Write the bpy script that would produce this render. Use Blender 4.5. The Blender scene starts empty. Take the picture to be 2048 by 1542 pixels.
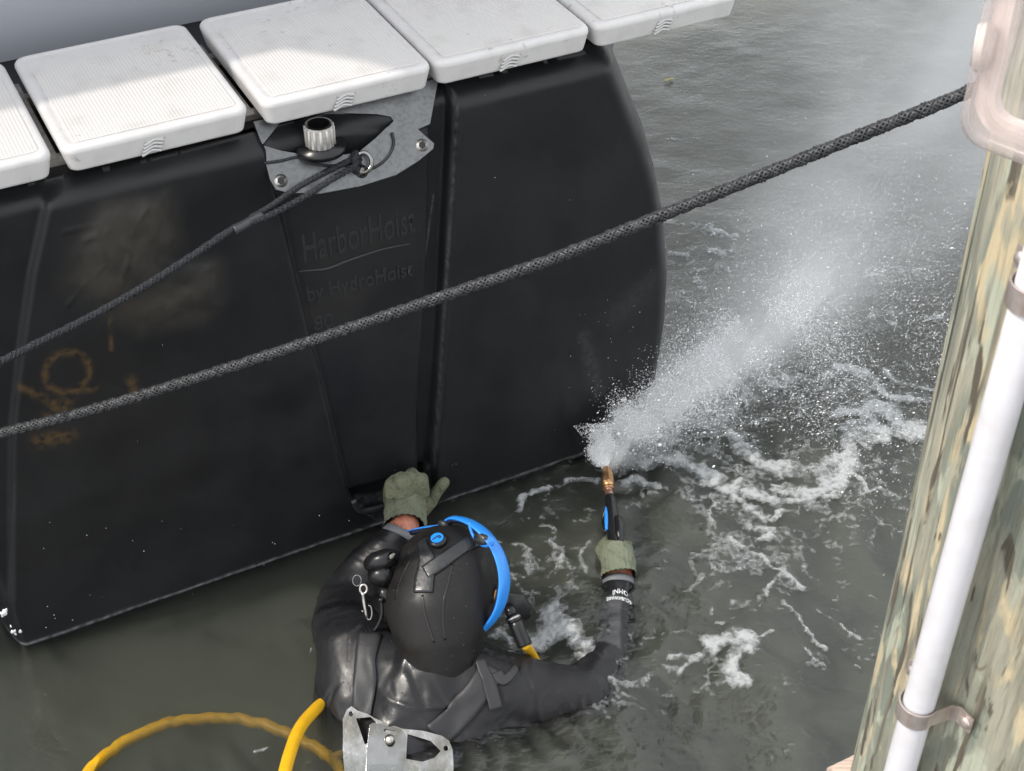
import bpy, bmesh, math, random
import numpy as np
from mathutils import Vector, Matrix, noise as mnoise
from mathutils.bvhtree import BVHTree

SC = bpy.context.scene
COL = SC.collection
rng = np.random.default_rng(7)
random.seed(7)

# ------------------------------------------------------------------ camera, world, sun, exposure
FPX, PITCH, CAMH = 3036.0, math.radians(39), 2.4
cam = bpy.data.cameras.new('camera')
cam.sensor_width = 36.0
cam.lens = FPX / 2048 * 36
cam.clip_end = 2000
cam.dof.use_dof = True
cam.dof.focus_distance = 2.95
cam.dof.aperture_fstop = 30
cam_ob = bpy.data.objects.new('camera', cam)
COL.objects.link(cam_ob)
cam_ob.location = (0, 0, CAMH)
cam_ob.rotation_euler = (math.pi / 2 - PITCH, 0, 0)
SC.camera = cam_ob

SUN_AZ, SUN_EL = math.radians(-106), math.radians(50)
SUNDIR = Vector((math.sin(SUN_AZ) * math.cos(SUN_EL), math.cos(SUN_AZ) * math.cos(SUN_EL), math.sin(SUN_EL)))
w = bpy.data.worlds.new('World')
SC.world = w
w.use_nodes = True
nt = w.node_tree
sky = nt.nodes.new('ShaderNodeTexSky')
sky.sky_type = 'NISHITA'
sky.sun_disc = False
sky.sun_elevation = SUN_EL
sky.sun_rotation = SUN_AZ
sky.dust_density = 6.0
sky.air_density = 1.0
hsv = nt.nodes.new('ShaderNodeHueSaturation')
hsv.inputs['Saturation'].default_value = 0.25
nt.links.new(sky.outputs[0], hsv.inputs['Color'])
hz = nt.nodes.new('ShaderNodeMixRGB')            # thin even overcast veil over the clear sky
hz.inputs[0].default_value = 0.68
hz.inputs[2].default_value = (9.6, 9.85, 10.1, 1)
nt.links.new(hsv.outputs[0], hz.inputs[1])
nt.links.new(hz.outputs[0], nt.nodes['Background'].inputs['Color'])
nt.nodes['Background'].inputs['Strength'].default_value = 0.15
sl = bpy.data.lights.new('sun', 'SUN')
sl.energy = 2.0
sl.angle = math.radians(0.8)
sl.color = (1.0, 0.93, 0.84)
so = bpy.data.objects.new('sun', sl)
COL.objects.link(so)
so.rotation_euler = SUNDIR.to_track_quat('Z', 'Y').to_euler()
SC.view_settings.view_transform = 'Standard'
SC.view_settings.look = 'None'
SC.view_settings.exposure = 0.5
SC.cycles.use_denoising = True
SC.cycles.max_bounces = 10
SC.cycles.transparent_max_bounces = 24
SC.cycles.volume_bounces = 2
SC.cycles.volume_step_rate = 1.0
SC.cycles.volume_max_steps = 128
SC.cycles.sample_clamp_indirect = 6.0

# ------------------------------------------------------------------ photo geometry -> world points
RR = np.array([1, 0, 0.0])
FF = np.array([0, math.cos(PITCH), -math.sin(PITCH)])
UU = np.array([0, math.sin(PITCH), math.cos(PITCH)])
CC = np.array([0, 0, CAMH])
ZZ = np.array([0, 0, 1.0])


def ray(x, y):
    return RR * (x - 1024) / FPX + UU * (771 - y) / FPX + FF


def W(x, y, z=0.0):                      # point of the level z seen at a pixel
    d = ray(x, y)
    return CC + d * ((z - CAMH) / d[2])


def V(x, y, dep):                        # point at a distance
    return CC + ray(x, y) * dep


def onplane(x, y, P0, N):
    r = ray(x, y)
    return CC + r * (np.dot(np.asarray(P0) - CC, N) / np.dot(r, N))


def depth(P):
    return float(np.dot(np.asarray(P) - CC, FF))


A0 = W(40, 1285)                         # lower left corner of the float
_b = W(1190, 890)
DD = (_b - A0) / np.linalg.norm(_b - A0)  # along the dock
NN = np.array([DD[1], -DD[0], 0])        # away from the float, towards the camera side
DANG = math.atan2(DD[1], DD[0])


def T(x, y, off=0.0):
    return onplane(x, y, A0 + NN * off, NN)


def toL(P):                              # world -> dock frame (u along, y = behind, z)
    P = np.asarray(P)
    return np.array([np.dot(P - A0, DD), -np.dot(P - A0, NN), P[2]])


def toW(u, y, z):
    return A0 + DD * u - NN * y + ZZ * z


# ------------------------------------------------------------------ helpers
def link(o, parent=None):
    COL.objects.link(o)
    if parent is not None:
        o.parent = parent
    return o


def tag(o, label=None, cat=None, group=None, kind=None):
    if label: o['label'] = label
    if cat: o['category'] = cat
    if group: o['group'] = group
    if kind: o['kind'] = kind
    return o


def empty(name, loc, label, cat, rz=0.0, group=None):
    o = bpy.data.objects.new(name, None)
    o.empty_display_size = 0.1
    o.location = Vector(loc)
    o.rotation_euler = (0, 0, rz)
    link(o)
    return tag(o, label, cat, group)


def mesh_obj(name, verts, faces, mat=None, parent=None, smooth=True, world=True):
    """verts in world coordinates (world=True) or in the parent's frame"""
    me = bpy.data.meshes.new(name)
    verts = np.asarray(verts, dtype=float)
    me.from_pydata(verts.tolist(), [], faces if isinstance(faces, list) else faces.tolist())
    me.validate()
    if smooth:
        me.polygons.foreach_set('use_smooth', [True] * len(me.polygons))
    if mat is not None:
        me.materials.append(mat)
    o = bpy.data.objects.new(name, me)
    link(o, parent)
    if world and parent is not None:
        m = parent_matrix(parent).inverted()
        me.transform(m)
    me.update()
    return o


def parent_matrix(p):
    M = Matrix.LocRotScale(p.location, p.rotation_euler, None)
    q = p.parent
    while q is not None:
        M = Matrix.LocRotScale(q.location, q.rotation_euler, None) @ M
        q = q.parent
    return M


def big_mesh(name, verts, faces, mat, parent=None, smooth=True):
    """fast path: numpy verts (n,3), faces (m,k)"""
    me = bpy.data.meshes.new(name)
    n, (m, k) = len(verts), faces.shape
    me.vertices.add(n)
    me.vertices.foreach_set('co', np.asarray(verts, dtype=np.float32).ravel())
    me.loops.add(m * k)
    me.loops.foreach_set('vertex_index', faces.astype(np.int32).ravel())
    me.polygons.add(m)
    me.polygons.foreach_set('loop_start', np.arange(0, m * k, k, dtype=np.int32))
    me.polygons.foreach_set('loop_total', np.full(m, k, dtype=np.int32))
    me.polygons.foreach_set('use_smooth', np.full(m, smooth))
    me.update(calc_edges=True)
    me.validate()
    if mat is not None:
        me.materials.append(mat)
    o = bpy.data.objects.new(name, me)
    link(o, parent)
    if parent is not None:
        me.transform(parent_matrix(parent).inverted())
    return o


class MB:
    def __init__(s):
        s.v, s.f = [], []

    def add(s, v, f):
        k = len(s.v)
        s.v += [tuple(x) for x in v]
        s.f += [tuple(i + k for i in q) for q in f]
        return s

    def box(s, c, ax, ay, az):
        c, ax, ay, az = map(np.asarray, (c, ax, ay, az))
        v = [c + sx * ax + sy * ay + sz * az for sx in (-1, 1) for sy in (-1, 1) for sz in (-1, 1)]
        return s.add(v, [(0, 1, 3, 2), (4, 6, 7, 5), (0, 4, 5, 1), (2, 3, 7, 6), (0, 2, 6, 4), (1, 5, 7, 3)])

    def tube(s, pts, r, n=12, caps=True, flat=None, ref=None):
        v, f = sweep(pts, r, n, caps, flat, ref)
        return s.add(v, f)

    def build(s, name, mat, parent=None, smooth=True, world=True):
        return mesh_obj(name, s.v, s.f, mat, parent, smooth, world)


def frames(pts, ref=None):
    pts = np.asarray(pts, float)
    t = np.gradient(pts, axis=0)
    t /= np.linalg.norm(t, axis=1)[:, None] + 1e-12
    r = np.asarray(ref if ref is not None else (0.123, 0.31, 0.94), float)
    out1, out2 = [], []
    for i in range(len(pts)):
        r = r - t[i] * np.dot(r, t[i])
        r = r / (np.linalg.norm(r) + 1e-12)
        out1.append(r.copy())
        out2.append(np.cross(t[i], r))
    return t, np.array(out1), np.array(out2)


def sweep(pts, r, n=12, caps=True, flat=None, ref=None):
    pts = np.asarray(pts, float)
    m = len(pts)
    r = np.broadcast_to(np.asarray(r, float), (m,))
    t, e1, e2 = frames(pts, ref)
    a = np.linspace(0, 2 * math.pi, n, endpoint=False)
    fl = flat if flat is not None else 1.0
    v = (pts[:, None, :] + r[:, None, None] * (np.cos(a)[None, :, None] * e1[:, None, :] * fl + np.sin(a)[None, :, None] * e2[:, None, :])).reshape(-1, 3)
    f = [(i * n + j, i * n + (j + 1) % n, (i + 1) * n + (j + 1) % n, (i + 1) * n + j) for i in range(m - 1) for j in range(n)]
    if caps:
        f.append(tuple(range(n - 1, -1, -1)))
        f.append(tuple((m - 1) * n + j for j in range(n)))
    return v, f


def spline(pts, n=8):
    """Catmull-Rom through points"""
    P = np.asarray(pts, float)
    P = np.vstack([2 * P[0] - P[1], P, 2 * P[-1] - P[-2]])
    out = []
    for i in range(1, len(P) - 2):
        for t in np.linspace(0, 1, n, endpoint=False):
            a, b, c, d = P[i - 1:i + 3]
            out.append(0.5 * (2 * b + (c - a) * t + (2 * a - 5 * b + 4 * c - d) * t * t + (3 * b - a - 3 * c + d) * t ** 3))
    out.append(P[-2])
    return np.array(out)


def resample(pts, n):
    pts = np.asarray(pts, float)
    s = np.r_[0, np.cumsum(np.linalg.norm(np.diff(pts, axis=0), axis=1))]
    q = np.linspace(0, s[-1], n)
    return np.stack([np.interp(q, s, pts[:, k]) for k in range(pts.shape[1])], 1), s[-1]


_h = rng.random(4096)


def vnoise(x, y, seed=0):
    """smooth 2D value noise 0..1, vectorised"""
    x = np.asarray(x, float) + seed * 17.31
    y = np.asarray(y, float) + seed * 9.73
    xi, yi = np.floor(x).astype(int), np.floor(y).astype(int)
    fx, fy = x - xi, y - yi
    fx, fy = fx * fx * (3 - 2 * fx), fy * fy * (3 - 2 * fy)

    def h(i, j):
        return _h[(i * 1619 + j * 31337 + (i * j) % 7919) % 4096]
    return (h(xi, yi) * (1 - fx) + h(xi + 1, yi) * fx) * (1 - fy) + (h(xi, yi + 1) * (1 - fx) + h(xi + 1, yi + 1) * fx) * fy


def fbm(x, y, octv=4, seed=0):
    s, a, t = 0, 0.5, 0
    for k in range(octv):
        s = s + a * vnoise(x * 2 ** k, y * 2 ** k, seed + k)
        t += a
        a *= 0.5
    return s / t


# ------------------------------------------------------------------ materials
def mat(name, base, rough=0.5, metal=0.0, spec=0.5, var=None, bump=None, coat=0.0, trans=0.0, ior=1.45, rvar=None, space='Object', sss=0.0):
    m = bpy.data.materials.new(name)
    m.use_nodes = True
    t = m.node_tree
    b = t.nodes['Principled BSDF']
    b.inputs['Base Color'].default_value = (*base, 1)
    b.inputs['Roughness'].default_value = rough
    b.inputs['Metallic'].default_value = metal
    b.inputs['Specular IOR Level'].default_value = spec
    b.inputs['Coat Weight'].default_value = coat
    b.inputs['Transmission Weight'].default_value = trans
    b.inputs['IOR'].default_value = ior
    tc = t.nodes.new('ShaderNodeTexCoord')
    if var:
        sc, col2, lo, hi = var[:4]
        n = t.nodes.new('ShaderNodeTexNoise')
        n.inputs['Scale'].default_value = sc
        n.inputs['Detail'].default_value = 6
        vec = tc.outputs[space]
        if len(var) > 4:
            mp = t.nodes.new('ShaderNodeMapping')
            mp.inputs['Scale'].default_value = var[4]
            t.links.new(vec, mp.inputs[0]); vec = mp.outputs[0]
        t.links.new(vec, n.inputs['Vector'])
        mr = t.nodes.new('ShaderNodeMapRange')
        mr.inputs[1].default_value = lo; mr.inputs[2].default_value = hi
        t.links.new(n.outputs[0], mr.inputs[0])
        mx = t.nodes.new('ShaderNodeMixRGB')
        mx.inputs[1].default_value = (*base, 1); mx.inputs[2].default_value = (*col2, 1)
        t.links.new(mr.outputs[0], mx.inputs[0])
        t.links.new(mx.outputs[0], b.inputs['Base Color'])
    if rvar:
        sc, r2, lo, hi = rvar[:4]
        n = t.nodes.new('ShaderNodeTexNoise')
        n.inputs['Scale'].default_value = sc; n.inputs['Detail'].default_value = 5
        t.links.new(tc.outputs[space], n.inputs['Vector'])
        mr = t.nodes.new('ShaderNodeMapRange')
        mr.inputs[1].default_value = lo; mr.inputs[2].default_value = hi
        mr.inputs[3].default_value = rough; mr.inputs[4].default_value = r2
        t.links.new(n.outputs[0], mr.inputs[0])
        t.links.new(mr.outputs[0], b.inputs['Roughness'])
    if bump:
        sc, st, dist = bump[:3]
        n = t.nodes.new('ShaderNodeTexNoise')
        n.inputs['Scale'].default_value = sc; n.inputs['Detail'].default_value = 4
        vec = tc.outputs[space]
        if len(bump) > 3:
            mp = t.nodes.new('ShaderNodeMapping')
            mp.inputs['Scale'].default_value = bump[3]
            t.links.new(vec, mp.inputs[0]); vec = mp.outputs[0]
        t.links.new(vec, n.inputs['Vector'])
        bp = t.nodes.new('ShaderNodeBump')
        bp.inputs['Strength'].default_value = st; bp.inputs['Distance'].default_value = dist
        t.links.new(n.outputs[0], bp.inputs['Height'])
        t.links.new(bp.outputs[0], b.inputs['Normal'])
    return m


def N(t, kind, **kw):
    n = t.nodes.new(kind)
    for k, v in kw.items():
        if k in n.inputs.keys():
            n.inputs[k].default_value = v
        else:
            setattr(n, k, v)
    return n


def math_node(t, op, a, b=None):
    n = t.nodes.new('ShaderNodeMath'); n.operation = op
    for i, x in enumerate((a, b)):
        if x is None: continue
        if isinstance(x, (int, float)): n.inputs[i].default_value = x
        else: t.links.new(x, n.inputs[i])
    return n.outputs[0]


def attr_mix(m, attr, col, rough=None, noise=None):
    """blend a real stain colour over the base where a vertex attribute says so"""
    t = m.node_tree
    b = t.nodes['Principled BSDF']
    at = N(t, 'ShaderNodeAttribute', attribute_name=attr)
    fac = at.outputs['Fac']
    if noise:
        n = N(t, 'ShaderNodeTexNoise', Scale=noise[0], Detail=8.0)
        tc = t.nodes.new('ShaderNodeTexCoord')
        t.links.new(tc.outputs['Object'], n.inputs['Vector'])
        mr = N(t, 'ShaderNodeMapRange')
        mr.inputs[1].default_value = noise[1]; mr.inputs[2].default_value = noise[2]
        t.links.new(n.outputs[0], mr.inputs[0])
        fac = math_node(t, 'MULTIPLY', fac, mr.outputs[0])
    mx = t.nodes.new('ShaderNodeMixRGB')
    if b.inputs['Base Color'].links:
        t.links.new(b.inputs['Base Color'].links[0].from_socket, mx.inputs[1])
    else:
        mx.inputs[1].default_value = b.inputs['Base Color'].default_value
    mx.inputs[2].default_value = (*col, 1)
    t.links.new(fac, mx.inputs[0])
    t.links.new(mx.outputs[0], b.inputs['Base Color'])
    if rough is not None:
        rm = t.nodes.new('ShaderNodeMapRange')
        rm.inputs[4].default_value = rough
        if b.inputs['Roughness'].links:
            t.links.new(b.inputs['Roughness'].links[0].from_socket, rm.inputs[3])
        else:
            rm.inputs[3].default_value = b.inputs['Roughness'].default_value
        t.links.new(fac, rm.inputs[0])
        t.links.new(rm.outputs[0], b.inputs['Roughness'])


def set_attr(o, name, vals):
    a = o.data.attributes.new(name, 'FLOAT', 'POINT')
    a.data.foreach_set('value', np.asarray(vals, dtype=np.float32))


M_tank = mat('black_plastic', (0.0075, 0.008, 0.0095), 0.36, spec=0.42, var=(5, (0.0115, 0.012, 0.0135), .35, .75), bump=(38, .10, .004), rvar=(7, .56, .4, .7))
attr_mix(M_tank, 'dust', (0.043, 0.039, 0.034), 0.36, (13, .20, .55))
attr_mix(M_tank, 'rust', (0.058, 0.035, 0.013), 0.6, (60, .36, .56))
attr_mix(M_tank, 'wear', (0.19, 0.195, 0.20), 0.5, (60, .30, .6))
M_letter = mat('embossed_plastic', (0.017, 0.0175, 0.019), 0.40, spec=0.6, bump=(120, .2, .002))
M_panel = mat('white_polymer', (0.54, 0.53, 0.53), 0.40, var=(30, (0.48, 0.47, 0.46), .45, .8), bump=(240, .05, .001))
M_mark = mat('logo_polymer', (0.48, 0.475, 0.475), 0.45)
M_alu = mat('weathered_aluminium', (0.42, 0.40, 0.37), 0.5, 0.75, var=(35, (0.24, 0.22, 0.19), .35, .7), bump=(160, .25, .001))
M_bracket = mat('galvanised_plate', (0.165, 0.168, 0.172), 0.34, 0.9, var=(130, (0.125, 0.128, 0.132), .45, .7), bump=(120, .12, .001), rvar=(40, .5, .4, .65))
M_steel = mat('polished_steel', (0.25, 0.25, 0.25), 0.13, 1.0, bump=(22, .35, .008), var=(14, (0.15, 0.145, 0.13), .42, .60))
M_dull = mat('dull_steel', (0.45, 0.43, 0.40), 0.35, 1.0)
M_hull = mat('white_gelcoat', (0.36, 0.375, 0.42), 0.3, coat=0.4)
M_ropeg = mat('grey_rope', (0.024, 0.025, 0.027), 0.36, var=(90, (0.05, 0.052, 0.056), .45, .7), bump=(700, .2, .001))
M_ropeb = mat('black_rope', (0.011, 0.0125, 0.016), 0.6, var=(300, (0.03, 0.033, 0.04), .45, .75), bump=(900, .3, .001))
M_suit = mat('drysuit_rubber', (0.010, 0.010, 0.0115), 0.24, spec=0.36, var=(14, (0.015, 0.015, 0.017), .4, .7), bump=(40, .16, .006), rvar=(11, .52, .38, .62))
attr_mix(M_suit, 'grey_panel', (0.055, 0.056, 0.060), 0.5)
M_neo = mat('neoprene', (0.0080, 0.0074, 0.0074), 0.60, spec=0.4, bump=(420, .3, .0008), rvar=(16, .30, .52, .68))
M_rubber = mat('wet_rubber', (0.017, 0.018, 0.02), 0.26, spec=0.6, bump=(140, .25, .0015), rvar=(70, .5, .45, .65))
M_black = mat('black_fitting', (0.008, 0.008, 0.009), 0.28, bump=(80, .1, .001))
M_web = mat('black_webbing', (0.022, 0.022, 0.024), 0.5, bump=(240, .3, .001, (1, 1, 1)))
M_skin = mat('wet_skin', (0.42, 0.17, 0.11), 0.38, var=(90, (0.30, 0.10, 0.065), .4, .7), bump=(220, .2, .001))
M_glove = mat('green_cloth', (0.135, 0.143, 0.095), 0.85, spec=0.25, var=(34, (0.058, 0.063, 0.046), .55, .68), bump=(130, 1.0, .005))
M_cuff = mat('ribbed_cloth', (0.16, 0.175, 0.125), 0.9, spec=0.2, var=(70, (0.09, 0.1, 0.075), .5, .75), bump=(330, .9, .003))
M_grey = mat('grey_seal', (0.13, 0.135, 0.145), 0.5)
M_blue = mat('blue_plastic', (0.02, 0.21, 0.66), 0.32, coat=0.2)
M_navy = mat('navy_skirt', (0.008, 0.008, 0.028), 0.35)
M_brass = mat('brass', (0.52, 0.31, 0.15), 0.33, 0.9, var=(70, (0.26, 0.14, 0.07), .4, .7), bump=(120, .2, .001))
M_hose = mat('yellow_hose', (0.72, 0.40, 0.012), 0.38, var=(30, (0.60, 0.32, 0.012), .4, .7))
M_pvc = mat('white_pvc', (0.60, 0.59, 0.62), 0.32, var=(40, (0.53, 0.515, 0.53), .45, .75))
M_copper = mat('tarnished_strap', (0.58, 0.51, 0.48), 0.32, 0.7, var=(60, (0.42, 0.34, 0.31), .4, .7))
M_white = mat('white_print', (0.72, 0.74, 0.76), 0.6)
M_scum = mat('white_water', (0.75, 0.77, 0.77), 0.5)
M_pvcgrey = mat('grey_pvc', (0.44, 0.43, 0.41), 0.5, var=(60, (0.30, 0.29, 0.28), .4, .7))
M_plank = mat('pale_plank', (0.50, 0.40, 0.33), 0.8, var=(14, (0.33, 0.25, 0.2), .4, .65, (1, 14, 14)), bump=(20, .5, .004, (1, 14, 14)))
M_mud = mat('mud', (0.05, 0.048, 0.04), 0.9)

# ribbed tread of the deck panels: fine ribs running front to back
M_tread = mat('ribbed_polymer', (0.54, 0.525, 0.515), 0.5, var=(16, (0.47, 0.455, 0.44), .52, .8))
_t = M_tread.node_tree
_tc = N(_t, 'ShaderNodeTexCoord')
_wv = N(_t, 'ShaderNodeTexWave', wave_type='BANDS', bands_direction='X', wave_profile='SIN')
_wv.inputs['Scale'].default_value = math.pi / 10 / 0.0062
_t.links.new(_tc.outputs['Object'], _wv.inputs['Vector'])
_bp = N(_t, 'ShaderNodeBump', Strength=0.5, Distance=0.0010)
_t.links.new(_wv.outputs['Fac'], _bp.inputs['Height'])
_t.links.new(_bp.outputs[0], _t.nodes['Principled BSDF'].inputs['Normal'])
# grime specks on panels
for _m in (M_tread, M_panel):
    _t = _m.node_tree
    b = _t.nodes['Principled BSDF']
    src = b.inputs['Base Color'].links[0].from_socket
    geo = N(_t, 'ShaderNodeNewGeometry')
    n1 = N(_t, 'ShaderNodeTexNoise', Scale=75.0, Detail=3.0)
    _t.links.new(geo.outputs['Position'], n1.inputs['Vector'])
    n2 = N(_t, 'ShaderNodeTexNoise', Scale=5.5, Detail=2.0)
    _t.links.new(geo.outputs['Position'], n2.inputs['Vector'])
    f = math_node(_t, 'ADD', n1.outputs[0], math_node(_t, 'MULTIPLY', n2.outputs[0], 0.55))
    mr = N(_t, 'ShaderNodeMapRange'); mr.inputs[1].default_value = 0.98; mr.inputs[2].default_value = 1.10
    mr.inputs[4].default_value = 0.55
    _t.links.new(f, mr.inputs[0])
    mx = N(_t, 'ShaderNodeMixRGB'); mx.inputs[2].default_value = (0.22, 0.19, 0.16, 1)
    _t.links.new(src, mx.inputs[1]); _t.links.new(mr.outputs[0], mx.inputs[0])
    _t.links.new(mx.outputs[0], b.inputs['Base Color'])


def make_pile_mat():
    m = bpy.data.materials.new('weathered_pile_wood')
    m.use_nodes = True
    t = m.node_tree
    b = t.nodes['Principled BSDF']
    b.inputs['Roughness'].default_value = 0.8
    tc = N(t, 'ShaderNodeTexCoord')

    def nz(scale, mp, det=6.0, off=0.0, dist=0.0):
        mpn = N(t, 'ShaderNodeMapping'); mpn.inputs['Scale'].default_value = mp
        mpn.inputs['Location'].default_value = (off, off * .7, off * 1.3)
        t.links.new(tc.outputs['Object'], mpn.inputs[0])
        n = N(t, 'ShaderNodeTexNoise', Scale=scale, Detail=det, Distortion=dist)
        t.links.new(mpn.outputs[0], n.inputs['Vector'])
        return n.outputs[0]

    def rampmix(fac, lo, hi, a, c):
        mr = N(t, 'ShaderNodeMapRange'); mr.inputs[1].default_value = lo; mr.inputs[2].default_value = hi
        t.links.new(fac, mr.inputs[0])
        mx = N(t, 'ShaderNodeMixRGB')
        t.links.new(mr.outputs[0], mx.inputs[0])
        if isinstance(a, tuple): mx.inputs[1].default_value = (*a, 1)
        else: t.links.new(a, mx.inputs[1])
        mx.inputs[2].default_value = (*c, 1)
        return mx.outputs[0]
    c = rampmix(nz(22, (1, 1, .30), 9, 0, .4), .42, .58, (0.30, 0.29, 0.225), (0.17, 0.19, 0.155))
    c = rampmix(nz(44, (1, 1, .22), 9, 3, .6), .55, .62, c, (0.46, 0.385, 0.25))
    c = rampmix(nz(40, (1, 1, .36), 9, 11, .4), .56, .62, c, (0.35, 0.365, 0.285))
    c = rampmix(nz(66, (1, 1, .16), 9, 7, .5), .565, .61, c, (0.085, 0.072, 0.052))
    c = rampmix(nz(110, (1, 1, .08), 6, 5), .50, .72, c, (0.16, 0.15, 0.115))
    c = rampmix(nz(46, (1, 1, .025), 5, 21, .3), .63, .66, c, (0.05, 0.042, 0.03))
    t.links.new(c, b.inputs['Base Color'])
    h = math_node(t, 'ADD', nz(70, (1, 1, .07), 5, 5), nz(16, (1, 1, .3), 7, 3, .8))
    bp = N(t, 'ShaderNodeBump', Strength=1.0, Distance=0.010)
    t.links.new(h, bp.inputs['Height'])
    t.links.new(bp.outputs[0], b.inputs['Normal'])
    return m


M_pile = make_pile_mat()


def make_clear():
    m = bpy.data.materials.new('scratched_clear_plastic')
    m.use_nodes = True
    t = m.node_tree
    t.nodes.remove(t.nodes['Principled BSDF'])
    out = t.nodes['Material Output']
    tr = N(t, 'ShaderNodeBsdfTransparent'); tr.inputs[0].default_value = (0.995, 0.985, 0.98, 1)
    df = N(t, 'ShaderNodeBsdfDiffuse'); df.inputs[0].default_value = (0.80, 0.72, 0.70, 1)
    tl = N(t, 'ShaderNodeBsdfTranslucent'); tl.inputs[0].default_value = (0.80, 0.72, 0.70, 1)
    gl = N(t, 'ShaderNodeBsdfGlossy', Roughness=0.12)
    n = N(t, 'ShaderNodeTexNoise', Scale=30.0, Detail=5.0)
    tc = N(t, 'ShaderNodeTexCoord'); t.links.new(tc.outputs['Object'], n.inputs['Vector'])
    mr = N(t, 'ShaderNodeMapRange'); mr.inputs[1].default_value = .35; mr.inputs[2].default_value = .75
    mr.inputs[3].default_value = .03; mr.inputs[4].default_value = .30
    t.links.new(n.outputs[0], mr.inputs[0])
    m0 = N(t, 'ShaderNodeMixShader'); m0.inputs[0].default_value = .5
    t.links.new(df.outputs[0], m0.inputs[1]); t.links.new(tl.outputs[0], m0.inputs[2])
    m1 = N(t, 'ShaderNodeMixShader')
    t.links.new(tr.outputs[0], m1.inputs[1]); t.links.new(m0.outputs[0], m1.inputs[2])
    lw = N(t, 'ShaderNodeLayerWeight', Blend=0.5)
    f4 = math_node(t, 'POWER', lw.outputs['Facing'], 3.0)
    t.links.new(math_node(t, 'ADD', mr.outputs[0], math_node(t, 'MULTIPLY', f4, .45)), m1.inputs[0])
    fr = N(t, 'ShaderNodeMapRange'); fr.inputs[3].default_value = .05; fr.inputs[4].default_value = .45
    t.links.new(f4, fr.inputs[0])
    m2 = N(t, 'ShaderNodeMixShader')
    t.links.new(fr.outputs[0], m2.inputs[0]); t.links.new(m1.outputs[0], m2.inputs[1]); t.links.new(gl.outputs[0], m2.inputs[2])
    t.links.new(m2.outputs[0], out.inputs['Surface'])
    return m


M_clear = make_clear()


def make_water():
    m = bpy.data.materials.new('murky_water')
    m.use_nodes = True
    t = m.node_tree
    t.nodes.remove(t.nodes['Principled BSDF'])
    out = t.nodes['Material Output']
    tr = N(t, 'ShaderNodeBsdfTransparent'); tr.inputs[0].default_value = (0.97, 0.98, 0.97, 1)
    gl = N(t, 'ShaderNodeBsdfGlossy', Roughness=0.03); gl.inputs[0].default_value = (1, 1, 1, 1)
    geo = N(t, 'ShaderNodeNewGeometry')
    mp = N(t, 'ShaderNodeMapping'); mp.inputs['Scale'].default_value = (1, 1.6, 1)
    t.links.new(geo.outputs['Position'], mp.inputs[0])
    n = N(t, 'ShaderNodeTexNoise', Scale=34.0, Detail=3.0, Distortion=0.8)
    t.links.new(mp.outputs[0], n.inputs['Vector'])
    at = N(t, 'ShaderNodeAttribute', attribute_name='chop')
    bp = N(t, 'ShaderNodeBump', Distance=0.004)
    t.links.new(math_node(t, 'MULTIPLY', at.outputs['Fac'], 1.2), bp.inputs['Strength'])
    t.links.new(n.outputs[0], bp.inputs['Height'])
    fr = N(t, 'ShaderNodeFresnel', IOR=1.46)
    t.links.new(bp.outputs[0], fr.inputs['Normal']); t.links.new(bp.outputs[0], gl.inputs['Normal'])
    mx = N(t, 'ShaderNodeMixShader')
    t.links.new(fr.outputs[0], mx.inputs[0]); t.links.new(tr.outputs[0], mx.inputs[1]); t.links.new(gl.outputs[0], mx.inputs[2])
    t.links.new(mx.outputs[0], out.inputs['Surface'])
    v = N(t, 'ShaderNodeVolumePrincipled')
    v.inputs['Color'].default_value = (0.36, 0.378, 0.330, 1)
    v.inputs['Density'].default_value = 10.0
    v.inputs['Anisotropy'].default_value = 0.0
    t.links.new(v.outputs[0], out.inputs['Volume'])
    return m


M_water = make_water()


def make_foam():
    m = mat('sea_foam', (0.42, 0.435, 0.44), 0.6, spec=0.3, bump=(420, .8, .003))
    t = m.node_tree
    b = t.nodes['Principled BSDF']
    at = N(t, 'ShaderNodeAttribute', attribute_name='thick')
    geo = N(t, 'ShaderNodeNewGeometry')
    n = N(t, 'ShaderNodeTexNoise', Scale=95.0, Detail=5.0, Distortion=0.5)
    t.links.new(geo.outputs['Position'], n.inputs['Vector'])
    f = math_node(t, 'ADD', at.outputs['Fac'], math_node(t, 'MULTIPLY', math_node(t, 'SUBTRACT', n.outputs[0], 0.5), 1.7))
    mr = N(t, 'ShaderNodeMapRange'); mr.inputs[1].default_value = 0.02; mr.inputs[2].default_value = 1.05
    mr.inputs[4].default_value = 0.84
    t.links.new(f, mr.inputs[0])
    t.links.new(mr.outputs[0], b.inputs['Alpha'])
    return m


M_foam = make_foam()
M_drop = mat('spray_water', (0.90, 0.91, 0.92), 0.5, trans=0.1, ior=1.33)

# ================================================================== SETTING: water
RIP = [(W(1240, 1250), .005, .045, .20), (W(1200, 1400), .007, .05, .22), (W(1225, 1060), .009, .04, .16),
       (W(900, 1180), .004, .06, .30), (W(830, 1500), .006, .05, .18), (W(1225, 930), .016, .06, .25), (W(600, 1450), .005, .05, .14)]
_wr = np.random.default_rng(3)
COMP = []
for k in range(46):
    lam = 0.045 * (0.75 / 0.045) ** _wr.random()
    th = _wr.normal(math.radians(25), 0.9)
    slope = 0.021 * (1.2 if lam < .2 else .8)
    COMP.append((lam, th, slope * lam / (2 * math.pi), _wr.random() * 6.28))


def sstep(x, a, b):
    t = np.clip((x - a) / (b - a), 0, 1)
    return t * t * (3 - 2 * t)


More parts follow.
